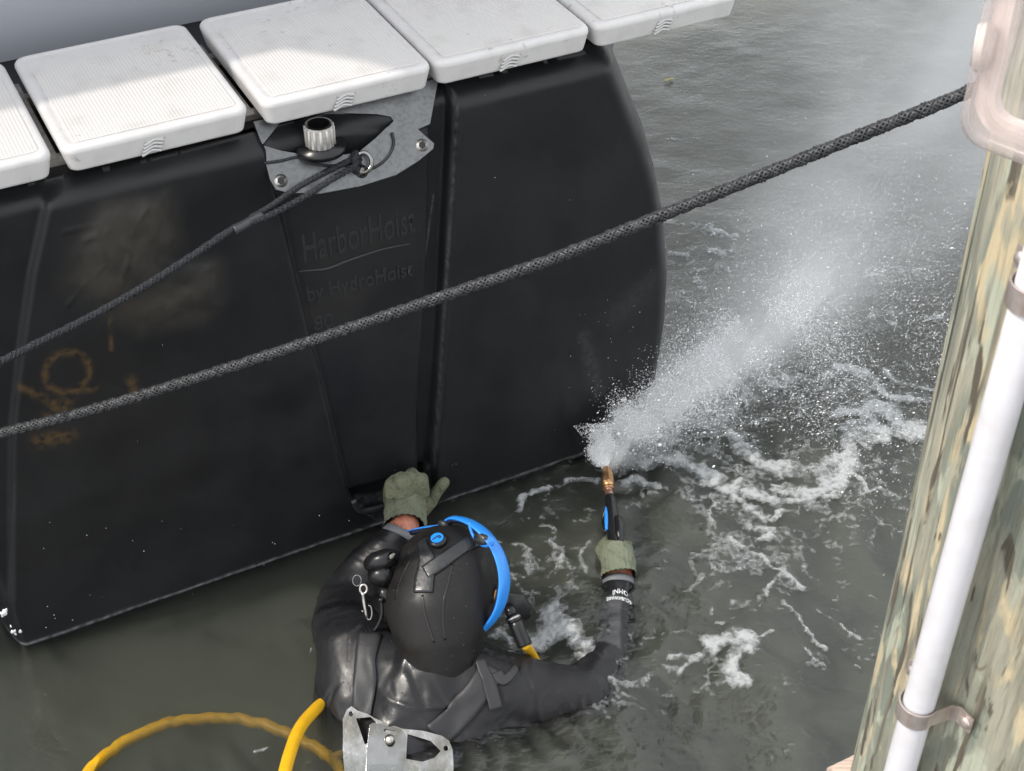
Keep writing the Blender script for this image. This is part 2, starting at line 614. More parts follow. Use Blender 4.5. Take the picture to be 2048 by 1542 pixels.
def chop(x, y):
    """how rough the water is: calm in the lee on the left, broken near the jet"""
    m = 0.30 + 0.75 * sstep(x, -0.35, 0.35)
    m = m * (0.55 + 0.9 * fbm(x * 2.2, y * 2.2, 3, 5))
    m = m * (1 - .45 * sstep(np.hypot(x, y), 3.1, 4.6))
    nz = W(1350, 850)
    m = m + 1.1 * np.exp(-((x - nz[0]) ** 2 + (y - nz[1]) ** 2) / .16)
    el = W(1230, 1330)
    m = m + 1.5 * np.exp(-((x - el[0]) ** 2 + (y - el[1]) ** 2) / .035)
    g_ = W(1270, 1050)
    m = m + 0.8 * np.exp(-((x - g_[0]) ** 2 + (y - g_[1]) ** 2) / .02)
    b_ = W(1150, 1480)
    m = m + 0.7 * np.exp(-((x - b_[0]) ** 2 + (y - b_[1]) ** 2) / .02)
    return m


def wave(x, y):
    x, y = np.asarray(x, float), np.asarray(y, float)
    c = chop(x, y)
    wx = x + 0.05 * (fbm(x * 4, y * 4, 2, 21) - .5)
    wy = y + 0.05 * (fbm(x * 4, y * 4, 2, 31) - .5)
    z = 0
    for lam, th, a, ph in COMP:
        z = z + a * np.sin(2 * math.pi / lam * (wx * math.cos(th) + wy * math.sin(th)) + ph)
    z = z * c
    for P, a, lam, dec in RIP:
        r = np.hypot(wx - P[0], wy - P[1])
        brk = sstep(fbm(x * 9, y * 9, 2, 41), .3, .65)
        z = z + a * 0.42 * np.exp(-r / dec) * np.cos(2 * math.pi * r / lam) * sstep(r, 0.0, .05) * brk
    return z * np.clip(1.6 - np.hypot(x, y) / 9, 0, 1)


fine = np.linspace(-27, 27, 560)
coarse = np.linspace(27, 333, 62)[1:-1]
AZ = np.radians(np.r_[fine, coarse])
RAD = np.r_[np.linspace(0.25, 1.2, 6)[:-1], 1.2 * (6.5 / 1.2) ** np.linspace(0, 1, 560), 6.5 * (300 / 6.5) ** (np.linspace(0, 1, 40)[1:])]
g_r, g_a = np.meshgrid(RAD, AZ, indexing='ij')
gx, gy = g_r * np.sin(g_a), g_r * np.cos(g_a)
gz = wave(gx, gy)
near = (g_r < 8)
gz = np.where(near, gz, 0)
nr, na = g_r.shape
verts = np.stack([gx, gy, gz], -1).reshape(-1, 3)
ii, jj = np.meshgrid(np.arange(nr - 1), np.arange(na), indexing='ij')
j2 = (jj + 1) % na
quads = np.stack([ii * na + jj, (ii + 1) * na + jj, (ii + 1) * na + j2, ii * na + j2], -1).reshape(-1, 4)
# close it: a centre fan as quads, sides and a bottom so that the murk fills a closed body
top_n = len(verts)
ring0 = np.arange(na)
ringN = (nr - 1) * na + np.arange(na)
ctr_top = top_n
ctr_bot = top_n + 1
bot = verts[ringN].copy(); bot[:, 2] = -1.2
bot_i = top_n + 2 + np.arange(na)
verts = np.vstack([verts, [[0, 0, 0]], [[0, 0, -1.2]], bot])
nx = np.roll(np.arange(na), -1)
tri_top = np.stack([np.full(na, ctr_top), ring0, ring0[nx]], -1)
side = np.stack([ringN, bot_i, bot_i[nx], ringN[nx]], -1)
tri_bot = np.stack([np.full(na, ctr_bot), bot_i[nx], bot_i], -1)
tri = lambda q: np.stack([q[:, 0], q[:, 1], q[:, 2]], -1)
t_all = np.vstack([quads[:, [0, 1, 2]], quads[:, [0, 2, 3]], tri_top, side[:, [0, 1, 2]], side[:, [0, 2, 3]], tri_bot])
water = big_mesh('water', verts, t_all[:, ::-1], M_water)
tag(water, 'murky grey green harbour water, rippled around the diver', None, None, 'structure')
cv = np.zeros(len(verts)); cv[:top_n] = np.clip(chop(gx, gy).ravel(), 0, 1.3); set_attr(water, 'chop', cv)
sb = mesh_obj('seabed', [(-310, -310, -1.25), (310, -310, -1.25), (310, 310, -1.25), (-310, 310, -1.25)], [(0, 1, 2, 3)], M_mud)
tag(sb, kind='structure')

# ================================================================== the float (black hull of the lift)
tank = empty('boat_lift_float', toW(0, 0, 0), 'big black plastic boat lift float with embossed lettering, half out of the water', 'boat lift float', DANG)


def poly_sd(px, py, poly):
    """signed distance (positive inside) to a polygon, vectorised"""
    P = np.asarray(poly, float)
    d2 = np.full(px.shape, 1e9)
    inside = np.zeros(px.shape, bool)
    for i in range(len(P)):
        a, b = P[i], P[(i + 1) % len(P)]
        ab = b - a
        t = np.clip(((px - a[0]) * ab[0] + (py - a[1]) * ab[1]) / (ab @ ab + 1e-12), 0, 1)
        d2 = np.minimum(d2, (px - a[0] - t * ab[0]) ** 2 + (py - a[1] - t * ab[1]) ** 2)
        c = (a[1] > py) != (b[1] > py)
        with np.errstate(divide='ignore', invalid='ignore'):
            xin = (b[0] - a[0]) * (py - a[1]) / (b[1] - a[1] + 1e-15) + a[0]
        inside ^= c & (px < xin)
    return np.where(inside, 1, -1) * np.sqrt(d2)


def uvp(lst):
    return [toL(T(x, y))[[0, 2]] for x, y in lst]


pan_l = uvp([(62, 540), (92, 402), (128, 376), (300, 318), (522, 276), (556, 420), (640, 760), (694, 985)]) + [(0.80, .02), (.95, .02), (.95, -.3), (-.03, -.3)] + uvp([(20, 1240), (22, 860), (38, 700)])
pan_r = uvp([(915, 187), (1000, 163), (1252, 102)]) + [(2, 1.03), (2, -.3), (.93, -.3)] + uvp([(866, 930), (893, 600)])
wedge = uvp([(535, 262), (857, 262), (851, 560), (836, 800), (822, 1000), (712, 1012), (700, 985), (600, 560)])
slot = uvp([(700, 978), (765, 962), (850, 940), (846, 975), (760, 1003), (712, 1008)])
UR = lambda z: np.interp(z, [-.3, 0, .12, .3, .44, .6, .7, .8, .9, 1.0, 1.03], [1.55, 1.58, 1.595, 1.61, 1.607, 1.583, 1.558, 1.525, 1.482, 1.44, 1.425])
UL = lambda z: np.interp(z, [-.3, 0, .3, .6, 1.0], [-.03, -.02, -.03, -.015, 0.02])
nz_, nu_ = 250, 420
zs = np.linspace(-.35, 1.028, nz_)
uu_list = np.r_[np.linspace(0, 1, nu_)]
verts, faces, att_d, att_r, att_w = [], [], [], [], []
# plan outline: flat front, quarter-ellipse corners, straight ends
grid = np.zeros((nz_, nu_ + 2 * 40, 3))
for i, z in enumerate(zs):
    ur, ul = UR(z), UL(z)
    ru, rd = 0.10, 0.26
    th = np.linspace(0, math.pi / 2, 41)[1:]
    left = np.stack([ul + .03 * (1 - np.sin(th)), 0.16 * (1 - np.cos(th))], -1)
    left = np.stack([ul + .035 - .035 * np.sin(th), .10 * (1 - np.cos(th)) ** 1.0], -1)[::-1]
    fl = np.stack([np.linspace(ul + .035, ur - ru, nu_), np.zeros(nu_)], -1)
    right = np.stack([ur - ru + ru * np.sin(th), rd * (1 - np.cos(th))], -1)
    right[-1, 1] += .5; left[0, 1] += .7
    row = np.vstack([left, fl, right])
    grid[i, :, 0] = row[:, 0]; grid[i, :, 1] = row[:, 1]; grid[i, :, 2] = z
U_, Z_ = grid[:, :, 0], grid[:, :, 2]
bev = lambda sd, wd: sstep(sd, -wd * .5, wd * .5)
h = 0.016 * bev(poly_sd(U_, Z_, pan_l), .014)
hr = 0.016 * bev(poly_sd(U_, Z_, pan_r), .010)
wd = bev(poly_sd(U_, Z_, wedge), .012)
h = np.maximum(h, hr)
chan = bev(poly_sd(U_, Z_, uvp([(862, 150), (906, 150), (884, 600), (860, 930), (838, 960), (836, 800), (853, 560)])), .010)
h = h * (1 - wd) + 0.004 * wd
h = h * (1 - chan) - .022 * chan
h = h - 0.03 * bev(poly_sd(U_, Z_, slot), .012)
h += 0.004 * (fbm(U_ * 5, Z_ * 5, 3, 3) - .5) + .0014 * (fbm(U_ * 22, Z_ * 14, 3, 8) - .5)
# swelling and dents in the left panel where the plastic has blistered
bl = uvp([(205, 405), (330, 380), (300, 520), (420, 520), (425, 600), (300, 635), (200, 590), (150, 500)])
sdb = poly_sd(U_, Z_, bl)
h += .006 * sstep(sdb, -.02, .03) + .006 * sstep(sdb, -.004, .01) * (fbm(U_ * 30, Z_ * 22, 4, 14) - .5)
for a_, b_ in (((120, 455), (190, 440)), ((165, 470), (210, 450)), ((205, 480), (240, 535)), ((235, 440), (250, 520)), ((260, 450), (235, 560)), ((130, 600), (200, 520)), ((290, 400), (265, 440)), ((330, 395), (335, 480)), ((160, 560), (182, 600)), ((420, 545), (425, 600))):
    A_, B_ = uvp([a_, b_])
    ab = B_ - A_
    tt = np.clip(((U_ - A_[0]) * ab[0] + (Z_ - A_[1]) * ab[1]) / (ab @ ab), 0, 1)
    wob = .006 * (fbm(U_ * 40, Z_ * 40, 2, 77) - .5) * 2
    h += .0022 * np.exp(-((np.hypot(U_ - A_[0] - tt * ab[0], Z_ - A_[1] - tt * ab[1]) + wob) / .0022) ** 2)
front = (grid[:, :, 1] < .012)
soft = np.clip(1 - grid[:, :, 1] / .05, 0, 1)
grid[:, :, 1] -= h * soft
# shoulder: the top edge rolls back
grid[:, :, 1] += 0.035 * sstep(Z_, .985, 1.03) ** 2
m_ = grid.shape[1]
vv = grid.reshape(-1, 3)
ii, jj = np.meshgrid(np.arange(nz_ - 1), np.arange(m_ - 1), indexing='ij')
fq = np.stack([ii * m_ + jj, ii * m_ + jj + 1, (ii + 1) * m_ + jj + 1, (ii + 1) * m_ + jj], -1).reshape(-1, 4)
topcap = np.array([[(nz_ - 1) * m_ + k, (nz_ - 1) * m_ + k + 1, (nz_ - 1) * m_ + m_ - 2 - k, (nz_ - 1) * m_ + m_ - 1 - k] for k in range(m_ // 2 - 1)])
fq = np.vstack([fq, topcap])
shell = big_mesh('shell', vv, fq, M_tank)
shell.parent = tank
shell.data.polygons.foreach_set('use_smooth', np.r_[np.full(len(fq) - len(topcap), True), np.full(len(topcap), False)])
Uf, Zf = vv[:, 0], vv[:, 2]
dust = np.zeros(len(vv))
for lst, wgt in (([(205, 405), (330, 385), (345, 470), (300, 540), (190, 590), (130, 560), (160, 470)], 1), ([(200, 600), (300, 575), (425, 520), (432, 590), (400, 625), (280, 645)], 1), ([(600, 590), (760, 560), (690, 640), (610, 650)], .35), ([(620, 450), (830, 400), (830, 520), (600, 560)], .12)):
    dust = np.maximum(dust, wgt * sstep(poly_sd(Uf, Zf, uvp(lst)), -.04, .04))
rust = np.zeros(len(vv))
cu, cz = toL(T(130, 735))[[0, 2]]
rr = np.hypot((Uf - cu) / .9, Zf - cz)
rust = np.maximum(rust, np.exp(-((rr - .045) / .0075) ** 2))
for x0, y0, x1, y1, s in ((75, 870, 132, 862, .016), (95, 820, 130, 790, .012), (40, 765, 110, 800, .008), (110, 800, 150, 818, .007), (150, 775, 185, 768, .006), (258, 750, 266, 790, .010), (215, 625, 218, 690, .004)):
    a, b = toL(T(x0, y0))[[0, 2]], toL(T(x1, y1))[[0, 2]]
    ab = b - a
    t = np.clip(((Uf - a[0]) * ab[0] + (Zf - a[1]) * ab[1]) / (ab @ ab), 0, 1)
    dd = np.hypot(Uf - a[0] - t * ab[0], Zf - a[1] - t * ab[1])
    rust = np.maximum(rust, np.exp(-(dd / s) ** 2))
wear = np.zeros(len(vv))
for x0, y0, x1, y1, s, k in ((914, 190, 890, 600, .0018, .35), (890, 600, 866, 930, .0016, .2), (876, 400, 850, 590, .0014, .5), (850, 590, 840, 770, .0014, .2), (1160, 660, 1190, 780, .016, .10), (1230, 620, 1290, 560, .03, .07)):
    a, b = toL(T(x0, y0))[[0, 2]], toL(T(x1, y1))[[0, 2]]
    ab = b - a
    t = np.clip(((Uf - a[0]) * ab[0] + (Zf - a[1]) * ab[1]) / (ab @ ab), 0, 1)
    dd = np.hypot(Uf - a[0] - t * ab[0], Zf - a[1] - t * ab[1])
    wear = np.maximum(wear, k * np.exp(-(dd / s) ** 2))
# salt line where the water laps
wear = np.maximum(wear, .75 * np.exp(-((Zf - .004 - .006 * (fbm(Uf * 9, Uf * 0, 2, 3) - .5)) / .0035) ** 2))
set_attr(shell, 'dust', dust); set_attr(shell, 'rust', rust); set_attr(shell, 'wear', wear)


def text_mesh(body, size, extrude, align='LEFT', shear=0.0, width=None):
    cu_ = bpy.data.curves.new('txt', 'FONT')
    cu_.body = body; cu_.size = size; cu_.extrude = extrude; cu_.align_x = align; cu_.shear = shear
    cu_.bevel_depth = extrude * .5; cu_.resolution_u = 3; cu_.space_character = 1.0
    ob = bpy.data.objects.new('txt', cu_)
    COL.objects.link(ob)
    me = bpy.data.meshes.new_from_object(ob.evaluated_get(bpy.context.evaluated_depsgraph_get()))
    v = np.empty(len(me.vertices) * 3); me.vertices.foreach_get('co', v); v = v.reshape(-1, 3)
    f = [tuple(p.vertices) for p in me.polygons]
    bpy.data.objects.remove(ob); bpy.data.curves.remove(cu_); bpy.data.meshes.remove(me)
    if width:
        v[:, 0] *= width / (v[:, 0].max() - v[:, 0].min())
    return v, f


def lettering(body, p0, p1, size, taper=0.0, drop=0.0):
    a, b = toL(T(*p0)), toL(T(*p1))
    L = math.hypot(b[0] - a[0], b[2] - a[2])
    v, f = text_mesh(body, size, 0.0010, width=L)
    x, y, z = v[:, 0], v[:, 1], v[:, 2]
    k = x / L
    u = a[0] + (b[0] - a[0]) * k
    zz = a[2] + (b[2] - a[2]) * k + y * (1 - taper * k)
    return mesh_obj('lettering', np.stack([u, -0.0045 - z, zz], -1), f, M_letter, tank, True, world=False)


lettering('HarborHoist', (604, 524), (826, 462), 0.092)
lettering('by HydroHoist', (612, 601), (822, 548), 0.050)
lettering('80', (626, 660), (664, 650), 0.05)
cu1 = np.array([toL(T(x, y)) for x, y in spline([(594, 540, 0), (650, 535, 0), (690, 520, 0), (760, 497, 0), (818, 485, 0)], 6)[:, :2]])
cu1[:, 1] = -.005
MB().tube(cu1, np.interp(np.linspace(0, 1, len(cu1)), [0, .3, 1], [.0015, .0042, .0018]), 8).build('underline', M_letter, tank, world=False)
# handle edge below the wedge
hp = np.array([toL(T(x, y)) for x, y in [(700, 990), (712, 1010), (740, 1008), (790, 992), (846, 972)]])
hp[:, 1] = -.018
MB().tube(spline(hp, 5), .007, 10).build('handle_bar', M_letter, tank, world=False)
# PVC stub in the recess behind the bracket
pc = T(641, 288, .015)
fit = mesh_obj('pipe_stub', *sweep([pc - ZZ * .0, pc + ZZ * .042], .0255, 26, False), M_pvcgrey, tank)
MB().tube([pc + ZZ * .0, pc + ZZ * .043], .0205, 24, False).build('bore', M_black, fit)
fl_ = MB()
for k in range(14):
    a_ = k / 14 * 6.283
    c_ = pc + np.array([math.cos(a_), math.sin(a_), 0]) * .0258 + ZZ * .018
    fl_.tube([c_ - ZZ * .017, c_ + ZZ * .020], .0028, 6)
fl_.build('flute', M_pvcgrey, fit)
MB().tube([pc - ZZ * .012, pc - ZZ * .001], .046, 30).build('flange', M_black, fit)

# white crust clinging to the corner of the float
cr = MB()
for k in range(16):
    px, py = random.choice([(24, 1262), (38, 1268), (6, 1225), (14, 1232)])
    P = T(px + random.uniform(-7, 7), py + random.uniform(-9, 9), .02)
    cr.tube([P, P + np.array([random.uniform(-.006, .006), 0, .006])], [.004 * random.random() + .002, .001], 6)
cr.build('barnacle_crust', M_scum, tank)['kind'] = 'stuff'

bd = MB()
brg = random.Random(4)
spots = [(95, 1213), (108, 1230), (110, 1237), (92, 1255), (205, 1193), (180, 1190), (145, 1240), (545, 1085), (458, 1148), (385, 1188), (528, 1130), (840, 950), (790, 940), (905, 930), (912, 928), (1302, 540), (1215, 600), (1290, 700), (1180, 800), (1268, 716), (970, 190), (1140, 400), (990, 355), (325, 690), (275, 882), (1195, 770), (1220, 830), (1240, 800), (1160, 850), (1110, 860)]
for x, y in spots + [(brg.uniform(1130, 1300), brg.uniform(600, 880)) for _ in range(26)] + [(brg.uniform(60, 700), brg.uniform(1020, 1130)) for _ in range(12)]:
    P = T(x, y, .018)
    r_ = brg.uniform(.0005, .0012)
    bd.tube([P - NN * r_ * .6, P - NN * r_ * .2, P + NN * r_ * .4, P + NN * r_ * .7], [r_ * .6, r_, r_ * .8, r_ * .3], 8)
bo_ = bd.build('water_beads', mat('water_bead', (.62, .64, .65), .15), tank)
bo_['kind'] = 'stuff'

# ================================================================== deck panels and their beam
def rrect(x0, x1, y0, y1, r, n=6):
    out = []
    for cx, cy, a0 in ((x1 - r, y0 + r, -90), (x1 - r, y1 - r, 0), (x0 + r, y1 - r, 90), (x0 + r, y0 + r, 180)):
        for k in range(n + 1):
            a = math.radians(a0 + 90 * k / n)
            out.append((cx + r * math.cos(a), cy + r * math.sin(a)))
    return out


PW, PD, PZ0, PZ1 = 0.335, 0.388, 1.049, 1.10


def panel_mesh():
    loops = []
    # (inset, z, corner radius)
    H_ = PZ1 - PZ0
    prof = [(.014, 0.0, .016), (.0105, .0025, .018), (.0095, .006, .018), (.0095, .0062, .018), (.002, H_ - .0125, .024), (.002, H_ - .012, .024), (.0025, H_ - .007, .024), (.005, H_ - .0028, .023), (.009, H_ - .0006, .021), (.013, H_, .019), (.017, H_ - .0002, .016), (.021, H_ - .0018, .014), (.0212, H_ - .0018, .014)]
    for ins, z, r in prof:
        loops.append([(x, y, z) for x, y in rrect(ins, PW - ins, ins, PD - ins, max(r, .006))])
    n = len(loops[0])
    v = [p for l in loops for p in l]
    f = [(i * n + j, i * n + (j + 1) % n, (i + 1) * n + (j + 1) % n, (i + 1) * n + j) for i in range(len(loops) - 1) for j in range(n)]
    f.append(tuple(range(n - 1, -1, -1)))
    f.append(tuple((len(loops) - 1) * n + j for j in range(n)))
    return v, f


def tread_mesh():
    t = PZ1 - PZ0
    lo = [[(x, y, z) for x, y in rrect(i, PW - i + .006, i - .004, PD - i - .05, .010)] for i, z in ((.024, t - .003), (.0245, t + .0002), (.026, t + .0009))]
    n = len(lo[0])
    v = [p for l in lo for p in l]
    f = [(i * n + j, i * n + (j + 1) % n, (i + 1) * n + (j + 1) % n, (i + 1) * n + j) for i in range(2) for j in range(n)]
    f.append(tuple(2 * n + j for j in range(n)))
    return v, f


def logo_mesh():
    """raised mark: a slanted square with a split flat top over three waves"""
    mb = MB()
    w_, hh, sh = .034, .031, .012
    yf = -.0

    def P(x, z):
        return np.array([x * w_ + (z - .5) * sh, yf, .009 + z * hh])

    def bar(pts, r=.0015):
        mb.tube(pts, r, 6)
    for a, b in (((0, 1), (1, 1)), ((0, 1), (0, .62)), ((1, 1), (1, .68)), ((.5, 1), (.5, .72)), ((0, .62), (.0, .62))):
        if a != b: bar([P(*a), P(*b)])
    for k, z0 in enumerate((.58, .38, .18, -.02)):
        bar([P(x, z0 + .10 * math.sin((x * 1.0 - .25) * 2 * math.pi) * .8 + .10 * x) for x in np.linspace(0, 1, 12)], .0026)
    return mb


PANEL_U = [-.060, .288, .644, .981, 1.320]
plabels = ['white ribbed deck panel cut off by the left edge of the photo',
           'white ribbed deck panel with a broad sunlit patch, second from the left',
           'white ribbed deck panel above the grey bracket, crossed by a slanting shadow',
           'white ribbed deck panel in full shade, over the right side of the black float',
           'white ribbed deck panel at the far right end of the row, overhanging open water']
p0 = None
for k, u in enumerate(PANEL_U):
    pr = empty('deck_panel', toW(u, -.018, PZ0), plabels[k], 'deck panel', DANG, 'white deck panels in a row along the dock edge')
    if k == 0:
        b0 = mesh_obj('body', *panel_mesh(), M_panel, pr, world=False)
        for pl in b0.data.polygons:
            if len(pl.vertices) > 4: pl.use_smooth = False
        bv = b0.modifiers.new('s', 'SUBSURF'); bv.levels = 0; bv.render_levels = 0
        b0.modifiers.clear()
        t0 = mesh_obj('tread', *tread_mesh(), M_tread, pr, False, world=False)
        lm = logo_mesh()
        l0 = lm.build('logo', M_mark, pr, world=False)
        l0.location = (.140, .0025, 0)
        l0.rotation_euler = (math.radians(-3), 0, 0)
        p0 = (b0, t0, l0)
    else:
        for o in p0:
            c = o.copy(); COL.objects.link(c); c.parent = pr

beam = empty('dock_beam', toW(-.6, .0, 1.0), 'weathered aluminium beam running under the row of white panels', 'beam', DANG)
mb = MB()
for y0, z0, z1, t_ in ((.065, 1.012, 1.046, .012), (.30, .96, 1.046, .02)):
    mb.box((0, 0, 0), (0, 0, 0), (0, 0, 0), (0, 0, 0)) if False else None
    lo = [toW(u, y, z) for u in (-.6, 1.345) for y in (y0, y0 + t_) for z in (z0, z1)]
    mb.add(lo, [(0, 1, 3, 2), (4, 6, 7, 5), (0, 4, 5, 1), (2, 3, 7, 6), (0, 2, 6, 4), (1, 5, 7, 3)])
mb.build('rail', M_alu, beam, False)
mb = MB()
for u in [x - .010 for x in PANEL_U[1:]]:
    lo = [toW(uu, y, z) for uu in (u - .014, u + .014) for y in (.05, .36) for z in (1.0465, 1.0487)]
    mb.add(lo, [(0, 1, 3, 2), (4, 6, 7, 5), (0, 4, 5, 1), (2, 3, 7, 6), (0, 2, 6, 4), (1, 5, 7, 3)])
mb.build('crosspiece', M_alu, beam, False)


# flat plate from outlines in a plane -------------------------------------------------
def plate(name, outlines, P0, Nn, thick, mt, parent=None, bevel=0.0, zmax=None):
    Nn = np.asarray(Nn, float) / np.linalg.norm(Nn)
    e1 = np.cross(ZZ, Nn); e1 /= np.linalg.norm(e1)
    e2 = np.cross(Nn, e1)
    cu_ = bpy.data.curves.new(name, 'CURVE'); cu_.dimensions = '2D'; cu_.fill_mode = 'BOTH'
    cu_.extrude = thick / 2; cu_.bevel_depth = bevel; cu_.bevel_resolution = 2
    for lst in outlines:
        pts = [onplane(x, y, P0, Nn) - P0 for x, y in lst]
        if zmax is not None:
            pts = [p - e2 * max(0, (P0[2] + p[2] - zmax) / e2[2]) for p in pts]
        s = cu_.splines.new('POLY'); s.points.add(len(pts) - 1); s.use_cyclic_u = True
        for q, p in zip(s.points, pts):
            q.co = (p @ e1, p @ e2, 0, 1)
    ob = bpy.data.objects.new(name, cu_)
    COL.objects.link(ob)
    me = bpy.data.meshes.new_from_object(ob.evaluated_get(bpy.context.evaluated_depsgraph_get()))
    bpy.data.objects.remove(ob); bpy.data.curves.remove(cu_)
    v = np.empty(len(me.vertices) * 3); me.vertices.foreach_get('co', v); v = v.reshape(-1, 3)
    f = [tuple(p.vertices) for p in me.polygons]
    bpy.data.meshes.remove(me)
    wv = P0 + v[:, :1] * e1 + v[:, 1:2] * e2 + v[:, 2:] * Nn
    return mesh_obj(name, wv, f, mt, parent, False)


def circ(x, y, rx, ry, n=16):
    return [(x + rx * math.cos(i / n * 6.283), y + ry * math.sin(i / n * 6.283)) for i in range(n)]


BN = NN * .80 + ZZ * .60
BP = T(700, 330, .035)
br = empty('mounting_bracket', BP, 'grey galvanised mounting bracket bolted to the top of the black float, with a round cutout', 'bracket')
outer = [(505, 236), (524, 290), (531, 325), (541, 361), (552, 379), (575, 386), (640, 387), (720, 372), (790, 350), (835, 322), (864, 298), (866, 288), (833, 259), (858, 248), (872, 150), (505, 150)]
outer = [tuple(p) for p in outer]
hole = [(523, 291), (560, 302), (600, 309), (690, 310), (718, 304), (752, 276), (786, 243), (780, 234), (752, 229), (690, 227), (620, 226), (560, 245)]
plate('plate', [outer, hole], BP, BN, .007, M_bracket, br, .0012, 1.040)
Bn = BN / np.linalg.norm(BN)
for x, y in ((561, 362), (843, 291)):
    c_ = onplane(x, y, BP, BN)
    bo = MB().tube([c_ + Bn * .003, c_ + Bn * .0052], .0075, 6).build('bolt', M_black, br, False)
    MB().tube([c_ + Bn * .0035, c_ + Bn * .005], .0125, 20).build('washer', M_dull, bo)
# thin black bungee lying over the bracket
pts = [onplane(x, y, BP + Bn * .007, BN) for x, y in spline([(528, 326, 0), (560, 322, 0), (598, 314, 0), (616, 324, 0), (650, 331, 0), (700, 331, 0), (740, 338, 0), (772, 318, 0), (787, 290, 0), (784, 265, 0)], 6)[:, :2]]
tag(MB().tube(pts, .0028, 8).build('bungee_cord', M_ropeb), 'thin black cord looped over the face of the grey bracket', 'cord')
# eye ring
rc = onplane(727, 325, BP + Bn * .012, BN)
eye = empty('eye_bolt', rc, 'shiny steel eye bolt ring standing on the grey bracket', 'eye bolt')
e1 = np.array([1, 0, 0.0]); e2 = UU * 1.0
ringp = [rc + (e1 * math.cos(a) * .0150 + e2 * math.sin(a) * .0185) for a in np.linspace(0, 2 * math.pi, 33)[:-1]]
v, f = [], []
ringp = np.array(ringp + [ringp[0]])
MB().tube(ringp, .0042, 12, False, ref=(0, -.7, .7)).build('ring', M_steel, eye)
fb = onplane(723, 343, BP + Bn * .004, BN)
MB().tube([fb, fb + Bn * .003, fb + Bn * .006, fb + Bn * .010], [.0125, .0125, .008, .0055], 20).build('collar', M_steel, eye)

# ================================================================== ropes
def braid(path, R, mt, name, pitch=.062, n=8, sr=.0036, seg_len=.0045, parent=None):
    path = spline(path, 24)
    L = resample(path, 10)[1]
    m = int(L / seg_len)
    path, L = resample(path, m)
    t, e1_, e2_ = frames(path)
    s = np.linspace(0, L, m)
    mb = MB()
    mb.tube(path, R * .70, 12)
    for hand in (1, -1):
        for k in range(n):
            ph = 2 * math.pi * k / n
            a = ph + hand * 2 * math.pi * s / pitch
            ov = np.sin(n * 2 * math.pi * s / pitch * 1.0 + (0 if hand > 0 else math.pi) + (k % 2) * math.pi)
            rad = R * .90 + sr * .45 * ov
            p = path + (np.cos(a) * rad)[:, None] * e1_ + (np.sin(a) * rad)[:, None] * e2_
            mb.tube(p, sr, 5, True, flat=.62, ref=(e1_[0] * math.cos(ph) + e2_[0] * math.sin(ph)))
    return mb.build(name, mt, parent)


px_main = [(-60, 885), (0, 867), (160, 826), (300, 785), (500, 722), (700, 656), (900, 588), (1100, 520), (1300, 440), (1500, 360), (1700, 279), (1890, 203), (1990, 160)]
dep_m = [2.70 - .62 * ((x + 60) / 2050) for x, y in px_main]
main_rope = [V(x, y, d_) for (x, y), d_ in zip(px_main, dep_m)]
tag(braid(main_rope, .0076, M_ropeg, 'mooring_rope', .048, 6, .0033, .0042), 'thick grey braided mooring rope crossing the whole photo to the piling', 'rope')
tether = empty('tether_rope', rc, 'thinner black rope with a spliced loop tied to the eye bolt', 'rope')
px_t = [(-60, 752), (0, 724), (80, 684), (180, 634), (280, 578), (380, 515), (460, 462), (512, 437)]
dt = [2.52 + (depth(rc) - 2.52) * (x + 60) / 785 for x, y in px_t]
braid([V(x, y, d_) for (x, y), d_ in zip(px_t, dt)], .0060, M_ropeb, 'line', .032, 8, .0020, .0042, tether)
dl = lambda x: 2.52 + (depth(rc) - 2.52) * (x + 60) / 785
braid([V(x, y, dl(x)) for x, y in ((500, 436), (540, 413), (600, 372), (660, 340), (706, 318), (716, 312))], .0048, M_ropeb, 'loop_strand', .028, 6, .0020, .0045, tether)
braid([V(x, y, dl(x) - .008) for x, y in ((502, 446), (545, 428), (605, 396), (665, 358), (704, 336), (714, 330))], .0048, M_ropeb, 'loop_strand', .028, 6, .0020, .0045, tether)
kn = spline([rc + e1 * (-.012) + e2 * .016 + FF * .004, rc + e1 * (-.016) + e2 * .012 - FF * .008, rc + e1 * (-.014) - e2 * .004 - FF * .010, rc + e1 * (-.013) - e2 * .016 - FF * .004, rc + e1 * (-.010) - e2 * .014 + FF * .008, rc + e1 * (-.009) + e2 * .004 + FF * .008, rc + e1 * (-.010) + e2 * .018 + FF * .006], 6)
braid(kn[::3], .0054, M_ropeb, 'knot', .03, 6, .0023, .004, tether)
tp = [V(x, y, dl(x) - .002) for x, y in ((468, 461), (490, 449), (525, 429))]
MB().tube(spline(tp, 5), [.0088] * 11, 14).build('tape_wrap', mat('dark_tape', (.035, .038, .042), .3, bump=(300, .3, .001)), tether)

# ================================================================== boat behind, and an added unseen sheet overhead that casts shade
boat = empty('boat', toW(0.2, .8, 0), 'smooth pale grey boat hull lying behind the white panels', 'boat', DANG)
prof = [(.85, -.3), (.70, .3), (.56, .8), (.50, 1.05), (.475, 1.25), (.45, 1.5), (.42, 1.9), (.41, 2.4), (.42, 2.65)]
pf = spline([(a, b, 0) for a, b in prof], 6)[:, :2]
us = np.linspace(-3.5, 1.76, 40)
vv, ff = [], []
for i, u in enumerate(us):
    bow = max(0, (u - 1.45)) ** 2 * .5
    for y, z in pf:
        vv.append(toW(u, y + bow, z))
n = len(pf)
ff = [(i * n + j, (i + 1) * n + j, (i + 1) * n + j + 1, i * n + j + 1) for i in range(len(us) - 1) for j in range(n - 1)]
k0 = len(vv)
for i, u in enumerate(us):
    bow = max(0, (u - 1.45)) ** 2 * .5
    vv.append(toW(u, 2.2 - bow * .6, 2.65)); vv.append(toW(u, 1.8 - bow * .5, -.3))
